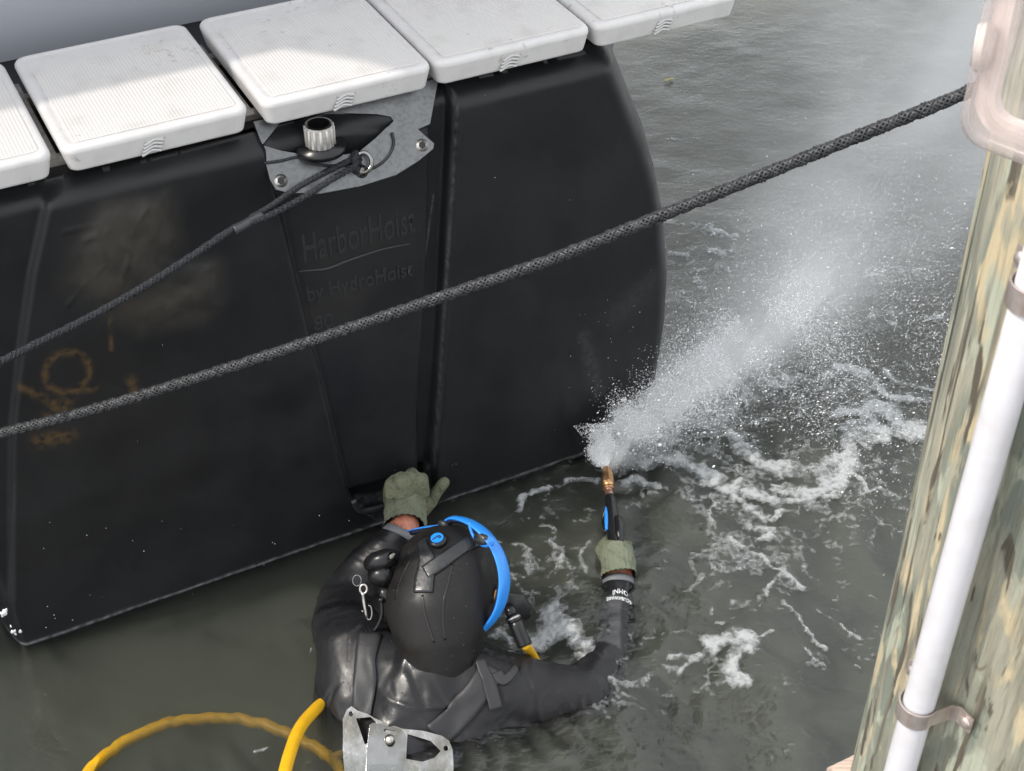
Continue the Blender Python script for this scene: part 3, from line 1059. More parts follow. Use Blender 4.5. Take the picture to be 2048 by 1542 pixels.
for i in range(len(us) - 1):
    a, b, c_, d_ = i * n + n - 1, (i + 1) * n + n - 1, k0 + 2 * (i + 1), k0 + 2 * i
    ff.append((a, b, c_, d_)); ff.append((d_, c_, c_ + 1, d_ + 1)); ff.append((d_ + 1, c_ + 1, (i + 1) * n, i * n))
i_ = (len(us) - 1) * n
ff.append(tuple(range(i_, i_ + n)) + (k0 + 2 * (len(us) - 1), k0 + 2 * (len(us) - 1) + 1))       # flat stern
mesh_obj('hull', vv, ff, M_hull, boat)
mb = MB()
mb.tube([toW(u, .44 + max(0, (u - 1.45)) ** 2 * .5, 2.62) for u in us], .03, 10)
mb.build('rub_rail', M_black, boat)

CZ = 2.78
kx = (CZ - 1.10) / math.tan(SUN_EL)
shift = np.array([-math.sin(SUN_AZ) * kx, -math.cos(SUN_AZ) * kx])   # from the added sheet to where its shadow falls on the panels
su, sy = shift @ DD[:2], -(shift @ NN[:2])
can = empty('unseen_shadow_caster', toW(-1, -.2, 0), 'added unseen sheet above the frame, shaped to cast the shadow on the white panels', 'shadow_caster', DANG)  # unseen sheet added to cast the panel shadow; not part of the lift
# outline of the shadow wanted on panel level, in dock frame (u, y behind)
tgt = [(.97, -.10), (.86, .06), (.74, .18), (.6, .235), (.3, .25), (-.4, .26), (-.4, .7), (2.0, .7), (2.0, -.10)]
top = [toW(u - su, y - sy, CZ) for u, y in tgt]
n = len(top)
mesh_obj('caster_sheet', top + [p + ZZ * .03 for p in top], [tuple(range(n - 1, -1, -1)), tuple(range(n, 2 * n))] + [(i, (i + 1) % n, n + (i + 1) % n, n + i) for i in range(n)], mat('caster_sheet', (.35, .36, .38), .8), can, False)

# ================================================================== piling, conduit, outlet cover
PC = np.array([math.sin(math.radians(28.6)), math.cos(math.radians(28.6))]) * 1.0
PR = 0.153
pil = empty('dock_piling', (PC[0], PC[1], -1.2), 'stout weathered green and cream wooden piling at the right', 'piling')
na_, nzz = 120, 260
aa = np.linspace(0, 2 * math.pi, na_, endpoint=False)
zz = np.linspace(-1.2, 2.02, nzz)
G, Zg = np.meshgrid(aa, zz)
rad = PR + .006 * (fbm(np.cos(G) * 3 + 5, Zg * 1.2 + np.sin(G) * 3, 3, 2) - .5) + .0045 * (fbm(np.cos(G) * 9 + 9, Zg * 1.0 + np.sin(G) * 9, 4, 6) - .5)
vv = np.stack([PC[0] + rad * np.cos(G), PC[1] + rad * np.sin(G), Zg], -1).reshape(-1, 3)
ii, jj = np.meshgrid(np.arange(nzz - 1), np.arange(na_), indexing='ij')
ff = np.stack([ii * na_ + jj, ii * na_ + (jj + 1) % na_, (ii + 1) * na_ + (jj + 1) % na_, (ii + 1) * na_ + jj], -1).reshape(-1, 4).tolist()
ff.append(tuple((nzz - 1) * na_ + j for j in range(na_)))
mesh_obj('timber', vv, ff, M_pile, pil)


def cyl(x, y, r):
    d = ray(x, y)
    a = d[0] ** 2 + d[1] ** 2
    b = -2 * (d[0] * PC[0] + d[1] * PC[1])
    c = PC @ PC - r * r
    t = (-b - math.sqrt(max(b * b - 4 * a * c, 0))) / (2 * a)
    return CC + d * t


RP = .0128
q0, q1 = cyl(1800, 1542, PR + .027), cyl(1979, 900, PR + .027)
pd = (q1 - q0) / np.linalg.norm(q1 - q0)
con = empty('conduit_pipe', q0, 'straight white plastic conduit pipe strapped along the wooden piling', 'pipe')
MB().tube([q0 - pd * .6, q0, q1, q1 + pd * .42], RP, 32).build('pipe', M_pvc, con)


def clamp(px, py, label):
    # point of the pipe axis seen at that pixel
    d = ray(px, py); d /= np.linalg.norm(d)
    w0 = q0 - CC
    b_ = pd @ d
    s = (b_ * (d @ w0) - pd @ w0) / (1 - b_ * b_)
    c = q0 + pd * s
    out_ = np.array([c[0] - PC[0], c[1] - PC[1], 0]); out_ /= np.linalg.norm(out_)
    side = np.cross(pd, out_); side /= np.linalg.norm(side)
    e = empty('pipe_strap', c, label, 'pipe strap', 0, 'metal straps on the conduit')
    prof_ = [(-.036, -.0245), (-.022, -.0245), (-.0165, -.020)] + [(.0148 * -math.cos(a), .0148 * math.sin(a)) for a in np.linspace(-.3, math.pi + .3, 18)] + [(.0165, -.020), (.022, -.0245), (.036, -.0245)]
    vv_, ff_ = [], []
    wdt = .0085
    for k_, (a, b) in enumerate(prof_):
        for s_, o_ in ((-1, 0), (1, 0), (1, .0016), (-1, .0016)):
            vv_.append(c + side * (a * (1 + o_ * 40 * (abs(a) < .02))) + out_ * (b + o_) + pd * (s_ * wdt))
    m_k = len(prof_)
    for i in range(m_k - 1):
        for j in range(4):
            ff_.append((i * 4 + j, i * 4 + (j + 1) % 4, (i + 1) * 4 + (j + 1) % 4, (i + 1) * 4 + j))
    ff_ += [(3, 2, 1, 0), tuple((m_k - 1) * 4 + j for j in range(4))]
    mesh_obj('band', vv_, ff_, M_copper, e, False)
    for s_ in (-1, 1):
        b0_ = c + side * (.030 * s_) + out_ * (-.023)
        MB().tube([b0_, b0_ + out_ * .002, b0_ + out_ * .0035], [.006, .0055, .003], 14).build('screw', M_copper, e)


clamp(1842, 1418, 'tarnished metal pipe strap low on the white conduit, with both screws visible')
clamp(2060, 585, 'tarnished metal pipe strap high on the white conduit, near the right edge of the photo')

# clear in-use outlet cover on the pile
az = lambda a: np.array([math.sin(math.radians(a)), math.cos(math.radians(a)), 0])
OA, OB = az(133), az(43)
OC = V(1893, 288, .86)
oc = empty('outlet_cover', OC, 'clear scratched plastic outlet cover box at the top of the piling', 'outlet cover')


def shell_box(o, la, lb, lz, th, r):
    """open-backed bubble: rounded front face with walls, inner and outer skins"""
    mb = MB()
    L = []
    for (ins, b) in ((0, lb), (0, .012), (.003, .004), (.009, 0), (.009 + th, th * 1.2), (th + .003, .006 + th), (th, .014), (th, lb)):
        L.append([o + OA * x + ZZ * y + OB * b for x, y in rrect(ins, la - ins, ins, lz - ins, max(.004, r - ins * .6), 5)])
    n = len(L[0])
    v = [p for l in L for p in l]
    f = [(i * n + j, i * n + (j + 1) % n, (i + 1) * n + (j + 1) % n, (i + 1) * n + j) for i in range(len(L) - 1) for j in range(n)]
    f.append(tuple(3 * n + j for j in range(n)))
    f.append(tuple(4 * n + j for j in range(n)))
    return mb.add(v, f)


shell_box(OC, .15, .034, .27, .0025, .018).build('bubble', M_clear, oc)
# flange at the back with hinge pins
mb = MB()
o2 = OC + OB * .034 - OA * .004 - ZZ * .004
l1 = [o2 + OA * x + ZZ * y for x, y in rrect(0, .158, 0, .278, .02, 5)]
l2 = [o2 + OA * x + ZZ * y for x, y in rrect(.011, .147, .011, .267, .012, 5)]
n = len(l1)
vv = l1 + l2 + [p + OB * .008 for p in l1] + [p + OB * .008 for p in l2]
ff = [(j, (j + 1) % n, n + (j + 1) % n, n + j) for j in range(n)] + [(2 * n + j, 3 * n + j, 3 * n + (j + 1) % n, 2 * n + (j + 1) % n) for j in range(n)]
ff += [(j, 2 * n + j, 2 * n + (j + 1) % n, (j + 1) % n) for j in range(n)] + [(n + j, n + (j + 1) % n, 3 * n + (j + 1) % n, 3 * n + j) for j in range(n)]
M_flange = mat('frosted_plastic', (.80, .70, .66), .25, var=(50, (.66, .56, .53), .4, .7))
mb.add(vv, ff).build('flange', M_flange, oc, False)
for zz_ in (.05, .13, .215):
    c_ = OC + OB * .026 - OA * .002 + ZZ * zz_
    hk = MB().tube([c_ - ZZ * .012, c_ + ZZ * .012], .0055, 12).build('hinge_knuckle', M_flange, oc)
    MB().tube([c_ - ZZ * .0125, c_ - ZZ * .0145], .003, 10).build('pin', M_black, hk)
bk = OC + OB * .040
mb = MB().box(bk + OA * .09 + ZZ * .17 + OB * .012, OA * .05, ZZ * .085, OB * .010)
mb.build('receptacle', mat('grey_receptacle', (.13, .125, .13), .5, var=(30, (.3, .29, .29), .45, .7)), oc, False)
c_ = bk + OA * .105 + ZZ * .15
MB().tube(spline([c_ + OB * .0, c_ - OB * .022, c_ - OB * .030 - ZZ * .03, c_ - OB * .026 - ZZ * .07], 6), [.022] * 7 + [.016] * 6 + [.009] * 6, 16).build('plug', M_black, oc)

pk = empty('dock_plank', W(1680, 1545, .9), 'pale weathered plank end peeking out at the foot of the piling', 'plank')
mb = MB()
c0 = W(1668, 1536, .92)
pa = az(62); pb = az(-28)
prof_ = rrect(-.12, .0, -.03, .015, .012, 5)
v_ = [c0 + pa * (t_) + pb * y * .6 + ZZ * z for t_ in (-.012, .5) for y, z in prof_]
n = len(prof_)
mb.add(v_, [(j, (j + 1) % n, n + (j + 1) % n, n + j) for j in range(n)] + [tuple(range(n - 1, -1, -1)), tuple(range(n, 2 * n))])
mb.build('board', M_plank, pk)



# ================================================================== the diver
def blob_mesh(spheres_chains, voxel, smooth_it, fold=None):
    """spheres_chains: list of chains [(P, r), ...]; returns one continuous welded surface"""
    vs, fs = [], []
    bm = bmesh.new()
    bmesh.ops.create_icosphere(bm, subdivisions=3, radius=1.0)
    bm.verts.ensure_lookup_table()
    sv = np.array([v.co[:] for v in bm.verts]); sf = np.array([[v.index for v in f.verts] for f in bm.faces])
    bm.free()
    k = 0
    for ch in spheres_chains:
        pts = []
        for i in range(len(ch) - 1):
            (p, r), (q, r2) = ch[i], ch[i + 1]
            p, q = np.asarray(p), np.asarray(q)
            r, r2 = np.asarray(r) * np.ones(3), np.asarray(r2) * np.ones(3)
            n = max(2, int(np.linalg.norm(q - p) / (min(r.min(), r2.min()) * .28)) + 1)
            for t in np.linspace(0, 1, n, endpoint=False):
                pts.append((p + (q - p) * t, r + (r2 - r) * t))
        pts.append((np.asarray(ch[-1][0]), ch[-1][1]))
        for p, r in pts:
            vs.append(sv * np.asarray(r) + p); fs.append(sf + k); k += len(sv)
    me = bpy.data.meshes.new('tmp')
    me.from_pydata(np.vstack(vs).tolist(), [], np.vstack(fs).tolist())
    ob = bpy.data.objects.new('tmp', me); COL.objects.link(ob)
    m = ob.modifiers.new('r', 'REMESH'); m.mode = 'VOXEL'; m.voxel_size = voxel; m.use_smooth_shade = True
    m2 = ob.modifiers.new('s', 'SMOOTH'); m2.factor = .6; m2.iterations = smooth_it
    out = bpy.data.meshes.new_from_object(ob.evaluated_get(bpy.context.evaluated_depsgraph_get()))
    bpy.data.objects.remove(ob); bpy.data.meshes.remove(me)
    n = len(out.vertices)
    v = np.empty(n * 3); out.vertices.foreach_get('co', v); v = v.reshape(-1, 3)
    if fold is not None:
        nn = np.empty(n * 3); out.vertices.foreach_get('normal', nn); nn = nn.reshape(-1, 3)
        v = v + nn * np.asarray(fold(v, nn))[:, None]
        out.vertices.foreach_set('co', v.ravel()); out.update()
    return out


def from_mesh(name, me, mt, parent):
    me.name = name
    me.materials.clear(); me.materials.append(mt)
    me.transform(parent_matrix(parent).inverted())
    me.polygons.foreach_set('use_smooth', [True] * len(me.polygons))
    o = bpy.data.objects.new(name, me)
    return link(o, parent)


def bvh_of(*meshes_world):
    vs, fs, k = [], [], 0
    for me, M_ in meshes_world:
        vs += [M_ @ v.co for v in me.vertices]
        fs += [[i + k for i in p.vertices] for p in me.polygons]
        k = len(vs)
    return BVHTree.FromPolygons(vs, fs)


def hit(bvh, x, y, off=0.0, fallback=None):
    d = Vector(ray(x, y)).normalized()
    r = bvh.ray_cast(Vector(CC), d)
    if r[0] is None:
        return None, None
    return np.array(r[0]) + np.array(r[1]) * off, np.array(r[1])


per = empty('person', W(850, 1330, 0), 'diver in a black drysuit, hood and blue rimmed mask, half under water beside the float', 'person')
S = lambda x, y, z, r: (W(x, y, z), r)
neckz = .085
sh_l = S(716, 1302, .012, .084)
el_l = S(690, 1205, -.03, .060)
wr_l = S(800, 1072, .072, .037)
sh_r = S(990, 1385, -.012, .088)
el_r = S(1172, 1392, -.024, .056)
mid_r = S(1232, 1290, -.043, .046)
wr_r = S(1237, 1172, -.012, .035)
torso = [
    [S(880, 1285, .075, .066), S(872, 1320, .04, .09), S(850, 1400, -.035, .13), S(815, 1500, -.10, .135), S(790, 1700, -.30, .14), S(780, 1850, -.5, .135)],
    [sh_l, S(770, 1350, -.012, .105), S(860, 1365, -.015, .11), S(930, 1375, -.012, .105), sh_r],
    [sh_l, S(735, 1400, -.052, .112), S(750, 1480, -.10, .11), S(760, 1650, -.28, .11)],
    [sh_r, S(935, 1430, -.055, .112), S(900, 1520, -.11, .11), S(850, 1660, -.29, .11)],
    [sh_l, S(690, 1252, -.012, .072), el_l, S(738, 1136, .01, .052), wr_l],
    [sh_r, S(1080, 1396, -.028, .074), el_r, mid_r, wr_r],
    [S(960, 1440, -.06, .10), S(1060, 1430, -.06, .07), el_r],
    [S(760, 1850, -.5, .10), S(735, 2000, -.75, .085), S(720, 2100, -1.05, .06)],
    [S(820, 1850, -.5, .10), S(850, 2000, -.75, .085), S(865, 2100, -1.05, .06)],
    [S(884, 1262, .11, .06), S(885, 1180, .16, .085)],
    [wr_l, S(812, 1050, .085, .031)], [wr_r, S(1237, 1140, .0, .030)],
]


def seg_t(v, a, b):
    a, b = np.asarray(a), np.asarray(b)
    ab = b - a
    t = ((v - a) @ ab) / (ab @ ab)
    d = np.linalg.norm(v - a - np.clip(t, 0, 1)[:, None] * ab, axis=1)
    return t, d


def suit_fold(v, nn):
    h = np.zeros(len(v))
    # creases round the limbs
    for a, b, R_, fr, amp in ((sh_r[0], el_r[0], .13, 5, .0045), (el_r[0], wr_r[0], .08, 6, .003), (sh_l[0], el_l[0], .11, 3.2, .0035), (el_l[0], wr_l[0], .08, 5, .0022)):
        t, d = seg_t(v, a, b)
        wgt = sstep(t, -.15, .15) * (1 - sstep(t, .95, 1.15)) * (1 - sstep(d, R_ * .8, R_ * 1.2))
        ph = t * fr + 5.5 * fbm(v[:, 0] * 8, v[:, 1] * 8 + v[:, 2] * 6, 3, 4)
        rg = 1 - np.abs(np.sin(ph * math.pi))
        h += wgt * amp * (rg ** 2 - .35) * np.clip(2.6 * fbm(v[:, 0] * 10, v[:, 1] * 10 + v[:, 2] * 8, 3, 12) - .8, 0, 1.3)
    # slack sweeping folds across the back
    c = W(870, 1330, .06)
    d = np.linalg.norm((v - c) * np.array([1, 1, .6]), axis=1)
    rg = 1 - np.abs(np.sin((d * 21 + 1.3 * fbm(v[:, 0] * 7, v[:, 1] * 7, 3, 9)) * math.pi))
    h += .0055 * (rg ** 3 - .2) * np.clip(2.4 * fbm(v[:, 0] * 8, v[:, 1] * 8, 2, 17) - .6, 0, 1) * (1 - sstep(d, .16, .27)) * sstep(d, .05, .10) * sstep(v[:, 2], -.1, .02)
    h += .005 * (fbm(v[:, 0] * 11 + v[:, 2] * 6, v[:, 1] * 11, 4, 6) - .5)
    cr_ = np.abs(2 * fbm(v[:, 0] * 9 + v[:, 1] * 4, v[:, 1] * 16 - v[:, 2] * 10, 3, 26) - 1)
    h -= .0042 * np.clip(1 - cr_ / .10, 0, 1) * np.clip(3 * fbm(v[:, 0] * 5, v[:, 1] * 5, 2, 27) - 1.1, 0, 1)
    return h


body_me = blob_mesh(torso, .0052, 11, suit_fold)
body = from_mesh('body', body_me, M_suit, per)
body.data.materials.append(M_skin)
vw_ = np.empty(len(body.data.vertices) * 3); body.data.vertices.foreach_get('co', vw_); vw_ = vw_.reshape(-1, 3) + np.array(parent_matrix(per).translation)
t_f, d_f = seg_t(vw_, wr_r[0], mid_r[0])
sd_ = (vw_ - wr_r[0]) @ np.array([1, 0, 0]) - np.clip(t_f, 0, 1) * (mid_r[0] - wr_r[0])[0]
set_attr(body, 'grey_panel', sstep(-sd_, -.008, -.004) * sstep(t_f, .30, .36) * (1 - sstep(t_f, 1.2, 1.7)) * (d_f < .07))
# bare skin shows at the wrists only
wl_dir = W(812, 1050, .085) - wr_l[0]; wr_dir = W(1237, 1140, .0) - wr_r[0]
Mp = parent_matrix(per)
pv = np.empty(len(body.data.polygons) * 3); body.data.polygons.foreach_get('center', pv); pv = pv.reshape(-1, 3) + np.array(Mp.translation)
mi = np.zeros(len(pv), np.int32)
for w0, wd_ in ((wr_l[0], wl_dir), (wr_r[0], wr_dir)):
    q = (pv - w0) @ wd_ / np.linalg.norm(wd_)
    mi[(q > .012) & (np.linalg.norm(pv - w0, axis=1) < .12)] = 1
body.data.polygons.foreach_set('material_index', mi)


def ring_band(c, axis, r0, r1, l, mt, name, parent, n=28, th=.003):
    axis = np.asarray(axis) / np.linalg.norm(axis)
    v, f = sweep([c - axis * l * .5, c - axis * l * .46, c, c + axis * l * .46, c + axis * l * .5], [r0 - th, r0, (r0 + r1) / 2, r1, r1 - th], n, False)
    return mesh_obj(name, v, f, mt, parent)


ring_band(wr_l[0] + wl_dir * .12, wl_dir, .0415, .0385, .017, M_grey, 'wrist_seal', per)
ring_band(wr_r[0] + wr_dir * .18, wr_dir, .0385, .0355, .018, M_grey, 'wrist_seal', per)

# hood: a smooth egg over the skull
HC = W(884, 1178, .16)
hood_me = blob_mesh([[S(893, 1150, .165, (.107, .105, .103)), S(878, 1210, .135, (.110, .105, .105)), S(878, 1262, .105, (.092, .09, .09)), S(880, 1300, .07, (.088, .085, .08))],
                     [S(885, 1310, .055, (.088, .085, .075)), S(875, 1330, .035, (.10, .095, .07))]], .006, 14,
                    lambda v, nn: .0035 * (1 - np.abs(np.sin(((v[:, 1] - 2.0) * 26 + fbm(v[:, 0] * 12, v[:, 1] * 12, 2, 5)) * math.pi))) ** 3 * (1 - sstep(v[:, 2], .06, .13)))
hood = from_mesh('hood', hood_me, M_neo, per)
bv_hood = bvh_of((hood.data, parent_matrix(per)))
bv_body = bvh_of((body.data, parent_matrix(per)), (hood.data, parent_matrix(per)))


def ribbon(bvh, px, width, off, th, mt, name, parent, n=6, twist=None):
    """a strap that lies on a surface along a path; width can vary"""
    P = spline([(x, y, 0) for x, y in px], n)[:, :2]
    C_, Nn_ = [], []
    for x, y in P:
        c, nn = hit(bvh, x, y, off)
        if c is None: continue
        C_.append(c); Nn_.append(nn)
    C_, Nn_ = np.array(C_), np.array(Nn_)
    for _ in range(3):
        C_[1:-1] = (C_[:-2] + 2 * C_[1:-1] + C_[2:]) / 4
        Nn_[1:-1] = Nn_[:-2] + Nn_[1:-1] + Nn_[2:]
    Nn_ /= np.linalg.norm(Nn_, axis=1)[:, None]
    t = np.gradient(C_, axis=0); t /= np.linalg.norm(t, axis=1)[:, None]
    s = np.cross(Nn_, t); s /= np.linalg.norm(s, axis=1)[:, None]
    wv = np.interp(np.linspace(0, 1, len(C_)), np.linspace(0, 1, len(width)), width) / 2 if hasattr(width, '__len__') else np.full(len(C_), width / 2)
    vv_, ff_ = [], []
    K = 7
    for i in range(len(C_)):
        row = []
        for q in np.linspace(-1, 1, K):
            p = C_[i] + s[i] * wv[i] * q
            r = bvh.find_nearest(Vector(p))
            if r[0] is not None:
                pr_ = np.array(r[0]) + np.array(r[1]) * off
                p = pr_ if np.linalg.norm(pr_ - p) < .03 else p
            row.append(p)
        vv_ += [p + Nn_[i] * th for p in row] + row[::-1]
    M2 = 2 * K
    for i in range(len(C_) - 1):
        for j in range(M2):
            ff_.append((i * M2 + j, i * M2 + (j + 1) % M2, (i + 1) * M2 + (j + 1) % M2, (i + 1) * M2 + j))
    ff_ += [tuple(range(M2 - 1, -1, -1)), tuple((len(C_) - 1) * M2 + j for j in range(M2))]
    return mesh_obj(name, vv_, ff_, mt, parent)


for pth in ([(905, 1128), (898, 1160), (888, 1200), (886, 1240), (890, 1280)], [(845, 1190), (848, 1220), (858, 1255), (868, 1285)], [(790, 1200), (800, 1160), (820, 1120), (838, 1092)]):
    ribbon(bv_hood, pth, .0042, .0002, .0011, M_black, 'seam', hood)
# crest button on the hood
c, nn = hit(bv_hood, 876, 1083, .002)
bt = MB().tube([c - nn * .002, c + nn * .004, c + nn * .0075, c + nn * .008], [.0185, .0185, .0165, .013], 28).build('vent_button', M_black, hood)
x1_ = np.cross(nn, [0, 1, 0]); x1_ /= np.linalg.norm(x1_); y1_ = np.cross(nn, x1_)
disc = [c + nn * .0085 + x1_ * .0130 * math.cos(a) + y1_ * .0130 * math.sin(a) for a in np.linspace(0, 6.283, 25)[:-1]]
mesh_obj('emblem', disc + [p + nn * .0012 for p in disc], [tuple(range(24, 48))] + [(i, (i + 1) % 24, 24 + (i + 1) % 24, 24 + i) for i in range(24)], M_blue, per, False)
dart = [c + nn * .0102 + (-x1_) * a * .010 + (-y1_) * b * .010 for a, b in ((-.9, -.45), (-.1, .15), (.35, .45), (.7, .15), (.55, -.15), (.25, .1))]
MB().tube(spline(dart, 4), .0011, 6).build('emblem', M_black, per)

# ---- dive mask worn on the head
FD = np.array([.62, .62, -.48]); FD /= np.linalg.norm(FD)
MP_ = HC + FD * .028
mask = empty('dive_mask', MP_, 'bright blue rimmed full face mask strapped round the diver\'s black hood', 'dive mask')
rim = [(818, 1062), (838, 1057), (856, 1054), (878, 1051), (890, 1046), (900, 1038), (912, 1036), (935, 1042), (958, 1056), (978, 1076), (994, 1100), (1005, 1130), (1009, 1160), (1007, 1185), (1001, 1210), (992, 1230), (979, 1248), (962, 1266), (945, 1280)]
rp = np.array([onplane(x, y, MP_, FD) for x, y in rim])
rw = np.interp(range(len(rim)), [0, 3, 5, 8, 11, 13, 16, 18], [.0022, .0028, .004, .0052, .0055, .0055, .0042, .0025])
rp2 = spline(rp, 5)
MB().tube(rp2, np.interp(np.linspace(0, 1, len(rp2)), np.linspace(0, 1, len(rw)), rw), 12, flat=3.2, ref=FD).build('rim', M_blue, mask)
ctr = rp.mean(0)
rp3 = spline(ctr + (rp - ctr) * .945 + FD * .0, 5)
MB().tube(rp3, .006, 12, flat=1.5, ref=FD).build('skirt', M_navy, mask)
# buckle lugs on the rim
for x, y, rx, mt_ in ((886, 1048, .008, M_rubber), (962, 1078, .012, M_rubber)):
    p_ = onplane(x, y, MP_ - FD * .012, FD)
    MB().tube([p_ + FD * .008, p_ - FD * .003, p_ - FD * .006], [rx, rx, rx * .7], 16, flat=1.5, ref=np.array([1, -.5, 0])).build('buckle', mt_, mask)
# bridge loop of blue round the top buckle
lp = [onplane(x, y, MP_ - FD * .012, FD) for x, y in ((938, 1044), (944, 1066), (956, 1084), (972, 1092), (986, 1086))]
MB().tube(spline(lp, 5), .0036, 8).build('rim_loop', M_blue, mask)
# the forked head strap of the mask
ribbon(bv_hood, [(846, 1185), (849, 1155), (854, 1125), (848, 1098), (846, 1080)], [.040, .040, .036, .022, .014], .002, .003, M_rubber, 'head_strap', mask)
ribbon(bv_hood, [(851, 1146), (874, 1130), (904, 1108), (932, 1090), (956, 1080)], [.030, .030, .028, .028, .030], .0025, .003, M_rubber, 'head_strap', mask)
# side strap and buckle on the right
bx = V(998, 1190, depth(HC) - .005)
mb = MB(); mb.box(bx, np.array([.007, .004, 0]), UU * .016, FF * .010)
bk_ = mb.build('side_buckle', M_black, mask, False)
MB().tube([bx + RR * (-.011) - UU * .012 - FF * .012, bx + RR * (-.007) + UU * .012 - FF * .012], .0022, 8).build('pin', M_brass, bk_)
tb = [V(1000, 1192, depth(bx)), V(1018, 1200, depth(bx)), V(1038, 1212, depth(bx) + .01), V(1058, 1236, depth(bx) + .03)]
MB().tube(spline(tb, 6), np.interp(np.linspace(0, 1, 19), [0, .25, .6, .9, 1], [.014, .014, .022, .018, .006]), 12, flat=.22, ref=FF).build('strap_tail', M_black, mask)
# left side pod of the mask
pod = MB()
pc_ = V(757, 1152, depth(HC) + .01)
for a, b, r in (((735, 1130), (790, 1112), .021), ((745, 1150), (780, 1150), .022), ((765, 1175), (775, 1200), .014)):
    pod.tube(spline([V(*a, depth(HC) + .015), (V(*a, depth(HC) - .002) + V(*b, depth(HC) - .002)) / 2, V(*b, depth(HC) + .005)], 5), [r * .6, r * .8, r * .9, r, r, r, r, r, r * .95, r * .9, r * .7], 14)
pod.build('side_pod', M_black, mask)
MB().tube([V(783, 1112, depth(HC) - .024), V(787, 1114, depth(HC) - .032)], [.0085, .0075], 18).build('dial', M_steel, mask)
MB().tube(spline([V(762, 1198, depth(HC) - .01), V(764, 1225, depth(HC) - .01), V(758, 1246, depth(HC) - .005), V(748, 1262, depth(HC))], 6), .0042, 8).build('hanging_cord', M_black, mask)
MB().tube([V(762, 1196, depth(HC) - .013), V(763, 1203, depth(HC) - .013)], [.0075, .007], 12).build('cord_lock', M_black, mask)

# beads of water on the hood and shoulders
wb = MB(); wrg = random.Random(9)
for k in range(230):
    if k < 130: x, y = wrg.gauss(860, 42), wrg.gauss(1140, 45)
    else: x, y = wrg.uniform(660, 1120), wrg.uniform(1250, 1450)
    c_, n_ = hit(bv_hood if k < 130 else bv_body, x, y, 0)
    if c_ is None or c_[2] < .012: continue
    r_ = wrg.uniform(.0006, .0019)
    wb.tube([c_ - n_ * r_ * .3, c_ + n_ * r_ * .25, c_ + n_ * r_ * .55, c_ + n_ * r_ * .7], [r_, r_ * .95, r_ * .6, r_ * .2], 8)
wb_ = wb.build('water_beads', mat('clear_bead', (.02, .02, .022), .05, spec=.8), per)
wb_['kind'] = 'stuff'

# ---- gloves
def glove(palm, fingers, thumb, cuff, label, fold=None):
    me = blob_mesh(palm + fingers + [thumb], .0036, 4, lambda v, nn: .0022 * (fbm(v[:, 0] * 55, v[:, 1] * 55 + v[:, 2] * 30, 3, 7) - .5))
    g = from_mesh('glove', me, M_glove, per)
    if label: g['label'] = label
    ca, cb, ra, rb = cuff
    ax = (cb - ca); L_ = np.linalg.norm(ax); ax = ax / L_
    n, mm = 66, 14
    pts = np.array([ca + ax * L_ * t for t in np.linspace(0, 1, mm)])
    t_, e1c, e2c = frames(pts)
    vv_ = []
    for i in range(mm):
        for j in range(n):
            a = j / n * 6.283
            q = i / (mm - 1)
            r = ra + (rb - ra) * q + .0017 * math.sin(a * 22) * (.4 + .6 * (1 - q)) + .0015 * math.sin(q * 9 + a * 3)
            if i in (0,): r *= 1.04
            vv_.append(pts[i] + (e1c[i] * math.cos(a) + e2c[i] * math.sin(a)) * r)
    ff_ = [(i * n + j, i * n + (j + 1) % n, (i + 1) * n + (j + 1) % n, (i + 1) * n + j) for i in range(mm - 1) for j in range(n)]
    c_ = mesh_obj('cuff', vv_, ff_, M_cuff, g)
    return g


# left hand: a fist hooked over the handle, knuckles up, thumb out to the right
hp_ = lambda x, y, off, dz=0: T(x, y, off)
palm = [[(T(797, 1010, .060), (.030, .022, .028)), (T(800, 985, .062), (.032, .023, .028)), (T(800, 965, .058), (.030, .022, .022))],
        [(T(832, 1010, .055), (.026, .02, .028)), (T(835, 985, .057), (.028, .021, .028)), (T(833, 962, .055), (.026, .02, .022))]]
fingers = []
for x, y, r in ((780, 967, .0125), (802, 955, .0145), (824, 948, .0150), (845, 957, .0140)):
    k_ = T(x, y, .050)
    fingers.append([(T(x, y + 22, .060), r), (k_, r), (T(x - 4, y + 14, .015), r * .92), (T(x - 5, y + 36, .010), r * .85), (T(x - 3, y + 44, .026), r * .75)])
thumb = [(T(846, 1022, .055), .016), (T(862, 1004, .052), .0145), (T(872, 986, .050), .0138), (T(884, 970, .048), .0135), (T(889, 964, .047), .0125)]
glove(palm, fingers, thumb, (W(809, 1061, .080), T(812, 1012, .062), .0455, .0465), 'mottled green glove hooked over the edge of the black float')

# right hand: closed round the gun grip, ribbed cuff up
GZ = .035
gd = W(1218, 980, GZ + .02) - W(1236, 1120, GZ)
gd /= np.linalg.norm(gd)
gs = np.cross(gd, ZZ); gs /= np.linalg.norm(gs)       # to the right of the gun
gu = np.cross(gs, gd)
H0 = W(1234, 1112, .028)
palm = [[(H0 - gd * .014, (.030, .028, .022)), (H0 + gd * .012, (.032, .027, .023)), (H0 + gd * .022, (.032, .02, .022))]]
fingers = []
for k_, (o, r) in enumerate(((-.024, .0105), (-.008, .012), (.009, .0125), (.025, .0115))):
    b0_ = H0 + gd * .022 + gs * o
    fingers.append([(b0_ + gu * .008, r), (b0_ + gd * .016 - gu * .004 * k_, r), (b0_ + gd * .018 - gu * .034, r * .92), (b0_ - gd * .004 - gu * .050, r * .85), (b0_ - gd * .020 - gu * .040, r * .75)])
thumb = [(H0 - gs * .026 - gu * .004, .014), (H0 - gs * .034 + gd * .022 - gu * .010, .0125), (H0 - gs * .026 + gd * .045 - gu * .012, .011), (H0 - gs * .018 + gd * .055 - gu * .012, .0095)]
